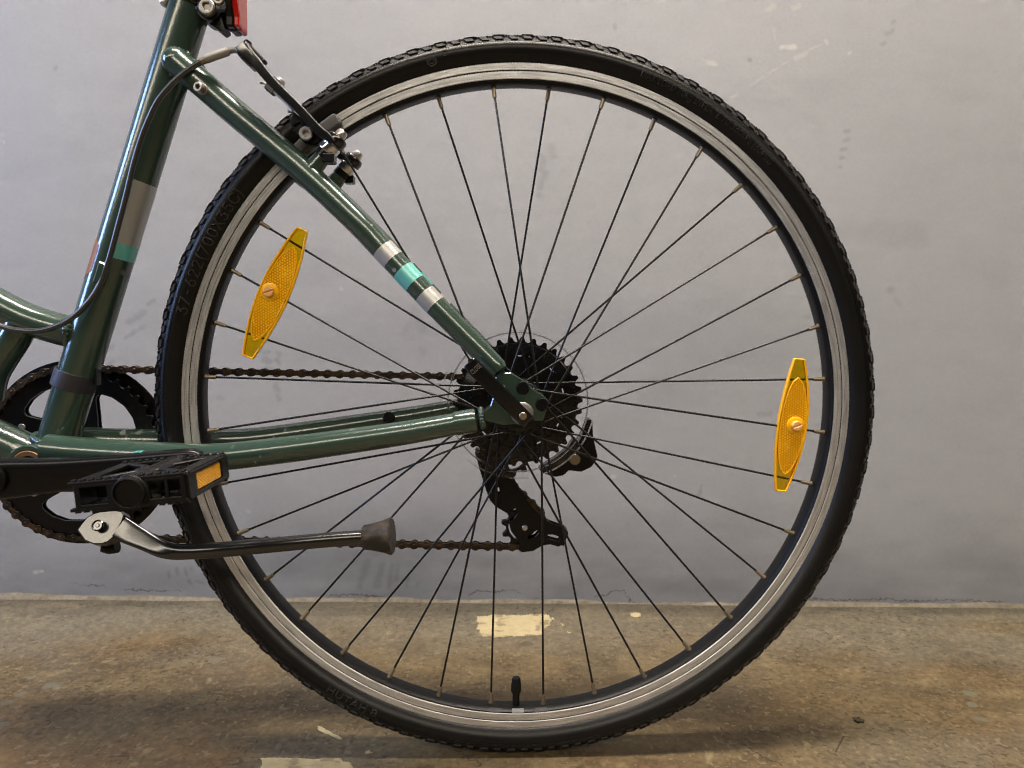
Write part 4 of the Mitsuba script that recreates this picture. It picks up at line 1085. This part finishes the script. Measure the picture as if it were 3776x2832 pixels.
# ---- rear derailleur
JL, JU = A((0.0086, 0.0520, 0.2137)), A((-0.0068, 0.0520, 0.2903))
put('rear_derailleur', prism(rounded([(-0.0440, 0.2950), (-0.0389, 0.2724), (-0.0319, 0.2497), (-0.0276, 0.2387), (-0.0217, 0.2320), (-0.0093, 0.2246), (-0.0007, 0.2300), (0.0055, 0.2300), (0.0101, 0.2387), (0.0054, 0.2473), (-0.0033, 0.2630), (-0.0072, 0.2724), (-0.0212, 0.2896)], .002).difference(Polygon([(-0.0218, 0.2516), (-0.0183, 0.2524), (-0.0171, 0.2465), (-0.0183, 0.2457), (-0.0210, 0.2485)]).buffer(.0004)), -.0680, -.0600, .001), BLACK_SATIN, B, 'black rear derailleur hanging below the sprockets', smooth=25)
DK = B + '__rear_derailleur'
cage = rounded([(-0.0417, 0.2923), (-0.0259, 0.2961), (-0.0138, 0.2862), (-0.0076, 0.2755), (-0.0030, 0.2655), (0.0047, 0.2509), (0.0131, 0.2378), (0.0193, 0.2297), (0.0323, 0.2200), (0.0469, 0.2144), (0.0512, 0.2122), (0.0520, 0.2052), (0.0498, 0.1975), (0.0441, 0.1934), (0.0356, 0.1959), (0.0272, 0.1948), (0.0173, 0.1890), (0.0066, 0.1876), (0.0028, 0.1890), (0.0027, 0.1983), (-0.0011, 0.2038), (-0.0057, 0.2100), (-0.0081, 0.2193), (-0.0028, 0.2232), (0.0006, 0.2286), (-0.0009, 0.2348), (-0.0097, 0.2301), (-0.0211, 0.2359), (-0.0272, 0.2429), (-0.0314, 0.2533), (-0.0379, 0.2747)], .0012)
cage = cage.difference(union_all([Polygon([(-0.0218, 0.2552), (-0.0185, 0.2559), (-0.0174, 0.2502), (-0.0185, 0.2493), (-0.0210, 0.2521)]),Polygon([(0.0122, 0.2038), (0.0134, 0.2061), (0.0221, 0.2109), (0.0225, 0.2084), (0.0191, 0.2041), (0.0126, 0.2016)]).buffer(.0004), Polygon([(0.0314, 0.2025), (0.0325, 0.2057), (0.0378, 0.2059), (0.0432, 0.2041), (0.0448, 0.2021), (0.0436, 0.1994), (0.0356, 0.2018)]).buffer(.0004)]))
put('cage_plate', prism(cage, -.0465, -.0445, .0004), BLACK_SATIN, DK, smooth=25)
put('cage_plate', prism(cage.buffer(-.0008), -.0605, -.0590, .0004), BLACK_SATIN, DK, smooth=25)
for q, ph in ((JL, .1), (JU, .3)):
    wheel = gear(11, .0222, .0030, .0024, ph).difference(union_all([sector(.0115, .0168, 20 + 120 * k, 118 + 120 * k) for k in range(3)]))
    jk = put('jockey_wheel', prism(wheel, -.0035, .0035, .0008, q, (1, 0, 0), (0, 0, 1)), BLACK_PLASTIC, DK, smooth=25)
    if q is JL:
        pass
put('pulley_bolt', rod(JL + (0, -.0095, 0), JL + (0, .010, 0), .0030), STEEL, DK)
put('cage_tab', bar([(0.0478, 0.0460, 0.2133), (0.0513, 0.0500, 0.2079), (0.0489, 0.0560, 0.1960)], .004, .014, 12, 4), BLACK_SATIN, DK)
upper = rounded([(0.0657, 0.2997), (0.0747, 0.3262), (0.0795, 0.3236), (0.0804, 0.3066), (0.0854, 0.2861), (0.0838, 0.2809), (0.0788, 0.2741), (0.0686, 0.2692), (0.0550, 0.2706), (0.0500, 0.2655), (0.0415, 0.2637), (0.0295, 0.2668), (0.0227, 0.2723), (0.0413, 0.2843), (0.0539, 0.2946), (0.0614, 0.3065)], .002)
put('cable_arm', prism(upper, -.0760, -.0600, .001), BLACK_SATIN, DK, smooth=25)
put('clamp_screw', hex_bolt((0.0610, 0.0595, 0.2827), (0, -1, 0), .0060, .003, False), NIPPLE, DK, 'brass coloured cross head screw')
put('knuckle', prism(rounded([(-0.0442, 0.2921), (-0.0320, 0.2960), (-0.0213, 0.2898), (-0.0166, 0.2774), (-0.0258, 0.2665), (-0.0381, 0.2727)], .003), -.0660, -.0540, .0015), BLACK_SATIN, DK, smooth=25)

# ---- chain
P_ = .0127


def arc(c, r, a0, a1, y0_, y1_, n=60):
    a = np.radians(np.linspace(a0, a1, n))
    return np.stack([c[0] + r * np.cos(a), np.linspace(y0_, y1_, n), c[2] + r * np.sin(a)], -1)


cog, RC, RF, RJ = HUB, .0222, .0862, .0222
dx, dz = cog[0] - CRC[0], cog[2] - CRC[2]
base_a = math.degrees(math.atan2(dz, dx))
ex = math.degrees(math.asin((RF - RC) / math.hypot(dx, dz)))
top_a = base_a + 90 - ex
# chainring from its lower rear point round the front to the top, straight to the cog, round it, S through the two pulleys, back along the bottom
low_dir = A(JL) + (0, 0, -RJ)


def tangent_low():
    d = A(JL) - CRC
    D = math.hypot(d[0], d[2])
    b = math.degrees(math.atan2(d[2], d[0]))
    e = math.degrees(math.asin((RF - RJ) / D))
    return b - 90 + e


low_a = tangent_low()


def cross(c1, r1, c2, r2, s):
    """Angles of the inner tangent from circle 1 to circle 2 (the belt crosses over)."""
    d = A(c2) - A(c1)
    D = math.hypot(d[0], d[2])
    b = math.degrees(math.atan2(d[2], d[0]))
    e = math.degrees(math.acos(min(1, (r1 + r2) / D)))
    return b + s * e, b + s * e + 180


g1, g2 = cross(cog, RC, JU, RJ, 1)       # leaves the cog on its rear side
h1, h2 = cross(JU, RJ, JL, RJ, -1)
pth = np.vstack([arc(CRC, RF, low_a + 360, top_a, .0450, .0450, 200), arc(cog, RC, top_a, g1 - 360 if g1 > top_a else g1, .0575, .0575, 60), arc(JU, RJ, g2 - 360 if g2 > 300 else g2, (g2 - 360 if g2 > 300 else g2) + ((h1 - g2) % 360), .0540, .0540, 40),
                 arc(JL, RJ, h2, h2 - ((h2 - low_a) % 360), .0520, .0520, 60), arc(CRC, RF, low_a, low_a, .0450, .0450, 1)])
ss = np.r_[0, np.cumsum(np.linalg.norm(np.diff(pth, axis=0), axis=1))]
keep = np.r_[True, np.diff(ss) > 1e-7]
pth, ss = pth[keep], ss[keep]
NL = int(ss[-1] / P_)
pins = np.stack([np.interp(np.linspace(0, ss[-1], NL + 1), ss, pth[:, j]) for j in range(3)], 1)


def link_plate(r, waist):
    g = union_all([Point(0, 0).buffer(r, quad_segs=4), Point(P_, 0).buffer(r, quad_segs=4), sbox(0, -waist, P_, waist)])
    return g.buffer(.0012, quad_segs=2).buffer(-.0012, quad_segs=2).simplify(.00012)


def ysym(g, a, b):
    return join(prism(g, a, b, .0002), prism(g, -b, -a, .0002))


outer_m = join(ysym(link_plate(.0043, .0026), .0033, .0043), rod((0, -.0050, 0), (0, .0050, 0), .0018, sides=10), rod((P_, -.0050, 0), (P_, .0050, 0), .0018, sides=10))
inner_m = join(ysym(link_plate(.0042, .0026), .0021, .0031), rod((0, -.0021, 0), (0, .0021, 0), .0038, sides=12), rod((P_, -.0021, 0), (P_, .0021, 0), .0038, sides=12))
outer_d, inner_d = mikit.ply(outer_m, CHAIN, smooth=35), mikit.ply(inner_m, CHAIN, smooth=35)
labels[B + '__chain'] = {'label': 'rusty brown bicycle chain'}
for k in range(NL):
    a, b = pins[k], pins[k + 1]
    u = unit(b - a)
    w = unit(np.cross(u, (0, 1, 0)))
    m = np.eye(4)
    m[:3, 0], m[:3, 1], m[:3, 2], m[:3, 3] = u * np.linalg.norm(b - a) / P_, np.cross(w, u), w, a
    put('link', {**(outer_d if k % 2 else inner_d), 'to_world': T(m)}, None, B + '__chain')

# ---- kickstand
tilt = math.radians(26)
ku, kv = A((1, 0, 0)), A((0, math.sin(tilt), math.cos(tilt)))
kc = A((-0.3692, -0.0600, 0.2415))
hp = A([(-0.3886, 0.2399), (-0.3856, 0.2452), (-0.3818, 0.2506), (-0.3764, 0.2535), (-0.3710, 0.2549), (-0.3585, 0.2558), (-0.3522, 0.2549), (-0.3497, 0.2516), (-0.3503, 0.2470), (-0.3556, 0.2341), (-0.3593, 0.2304), (-0.3647, 0.2286), (-0.3719, 0.2286), (-0.3798, 0.2314)]) - kc[[0, 2]]
hp[:, 1] /= math.cos(tilt)
put('kickstand', prism(rounded(hp, .0012), -.010, .0035, .0012, kc, ku, kv), BLACK_STAND, B, 'black folded kickstand with a rubber foot', smooth=25)
KK = B + '__kickstand'
kn = np.cross(ku, kv)
put('pivot_bolt', join(lathe([(.0016, .0030), (.0046, .0030), (.0050, .0040), (.0050, .0052), (.0042, .0058), (.0036, .0044), (.0016, .0044)], A((-0.3687, -0.0630, 0.2442)), kn, 24), rod(A((-0.3687, -0.0630, 0.2442)) + kn * .001, A((-0.3687, -0.0630, 0.2442)) + kn * .0052, .0018)), BLACK_GLOSS, KK)
leg = [(-0.3535, -0.0600, 0.2424), (-0.3451, -0.0610, 0.2381), (-0.3288, -0.0640, 0.2311), (-0.3152, -0.0670, 0.2257), (-0.3037, -0.0690, 0.2236), (-0.2870, -0.0710, 0.2241), (-0.2546, -0.0740, 0.2271), (-0.1697, -0.0775, 0.2358), (-0.1351, -0.0790, 0.2387)]
put('leg', bar(leg, [.0205, .0195, .0165, .0150, .0142, .0136, .0132, .0128, .0126], [.0060, .0062, .0075, .0095, .0120, .0132, .0132, .0128, .0126], 80, [5, 5, 4.5, 3.6, 2.4, 2, 2, 2, 2], [-.46, -.46, -.45, -.40, -.20, 0, 0, 0, 0], sides=36), BLACK_STAND, KK)
f0, f1 = A((-0.1368, -0.0790, 0.2386)), A((-0.1119, -0.0805, 0.2402))
fl = np.linalg.norm(f1 - f0)
put('foot', lathe([(.0060, 0), (.0095, 0), (.0105, .0010), (.0118, fl * .35), (.0138, fl * .7), (.0158, fl * .92), (.0160, fl * .97), (.0148, fl * 1.02), (1e-6, fl * 1.03)], f0, f1 - f0, 36), FOOT, KK, 'worn grey rubber foot of the kickstand')
put('mount_plate', join(block(BBC + (.045, 0, -.020), (.060, .006, .060), ((1, 0, 0), (0, 0, 1), (0, -1, 0)), .001), rod(A((-0.3702, -0.0580, 0.2410)), A((-0.3950, -0.0100, 0.2281)), .009)), BLACK_SATIN, KK)
put('stop_spring', tube([(-0.3726, -0.0500, 0.2234), (-0.3672, -0.0500, 0.2219), (-0.3608, -0.0500, 0.2229)], .006, 14, 10), DARK_STEEL, KK)
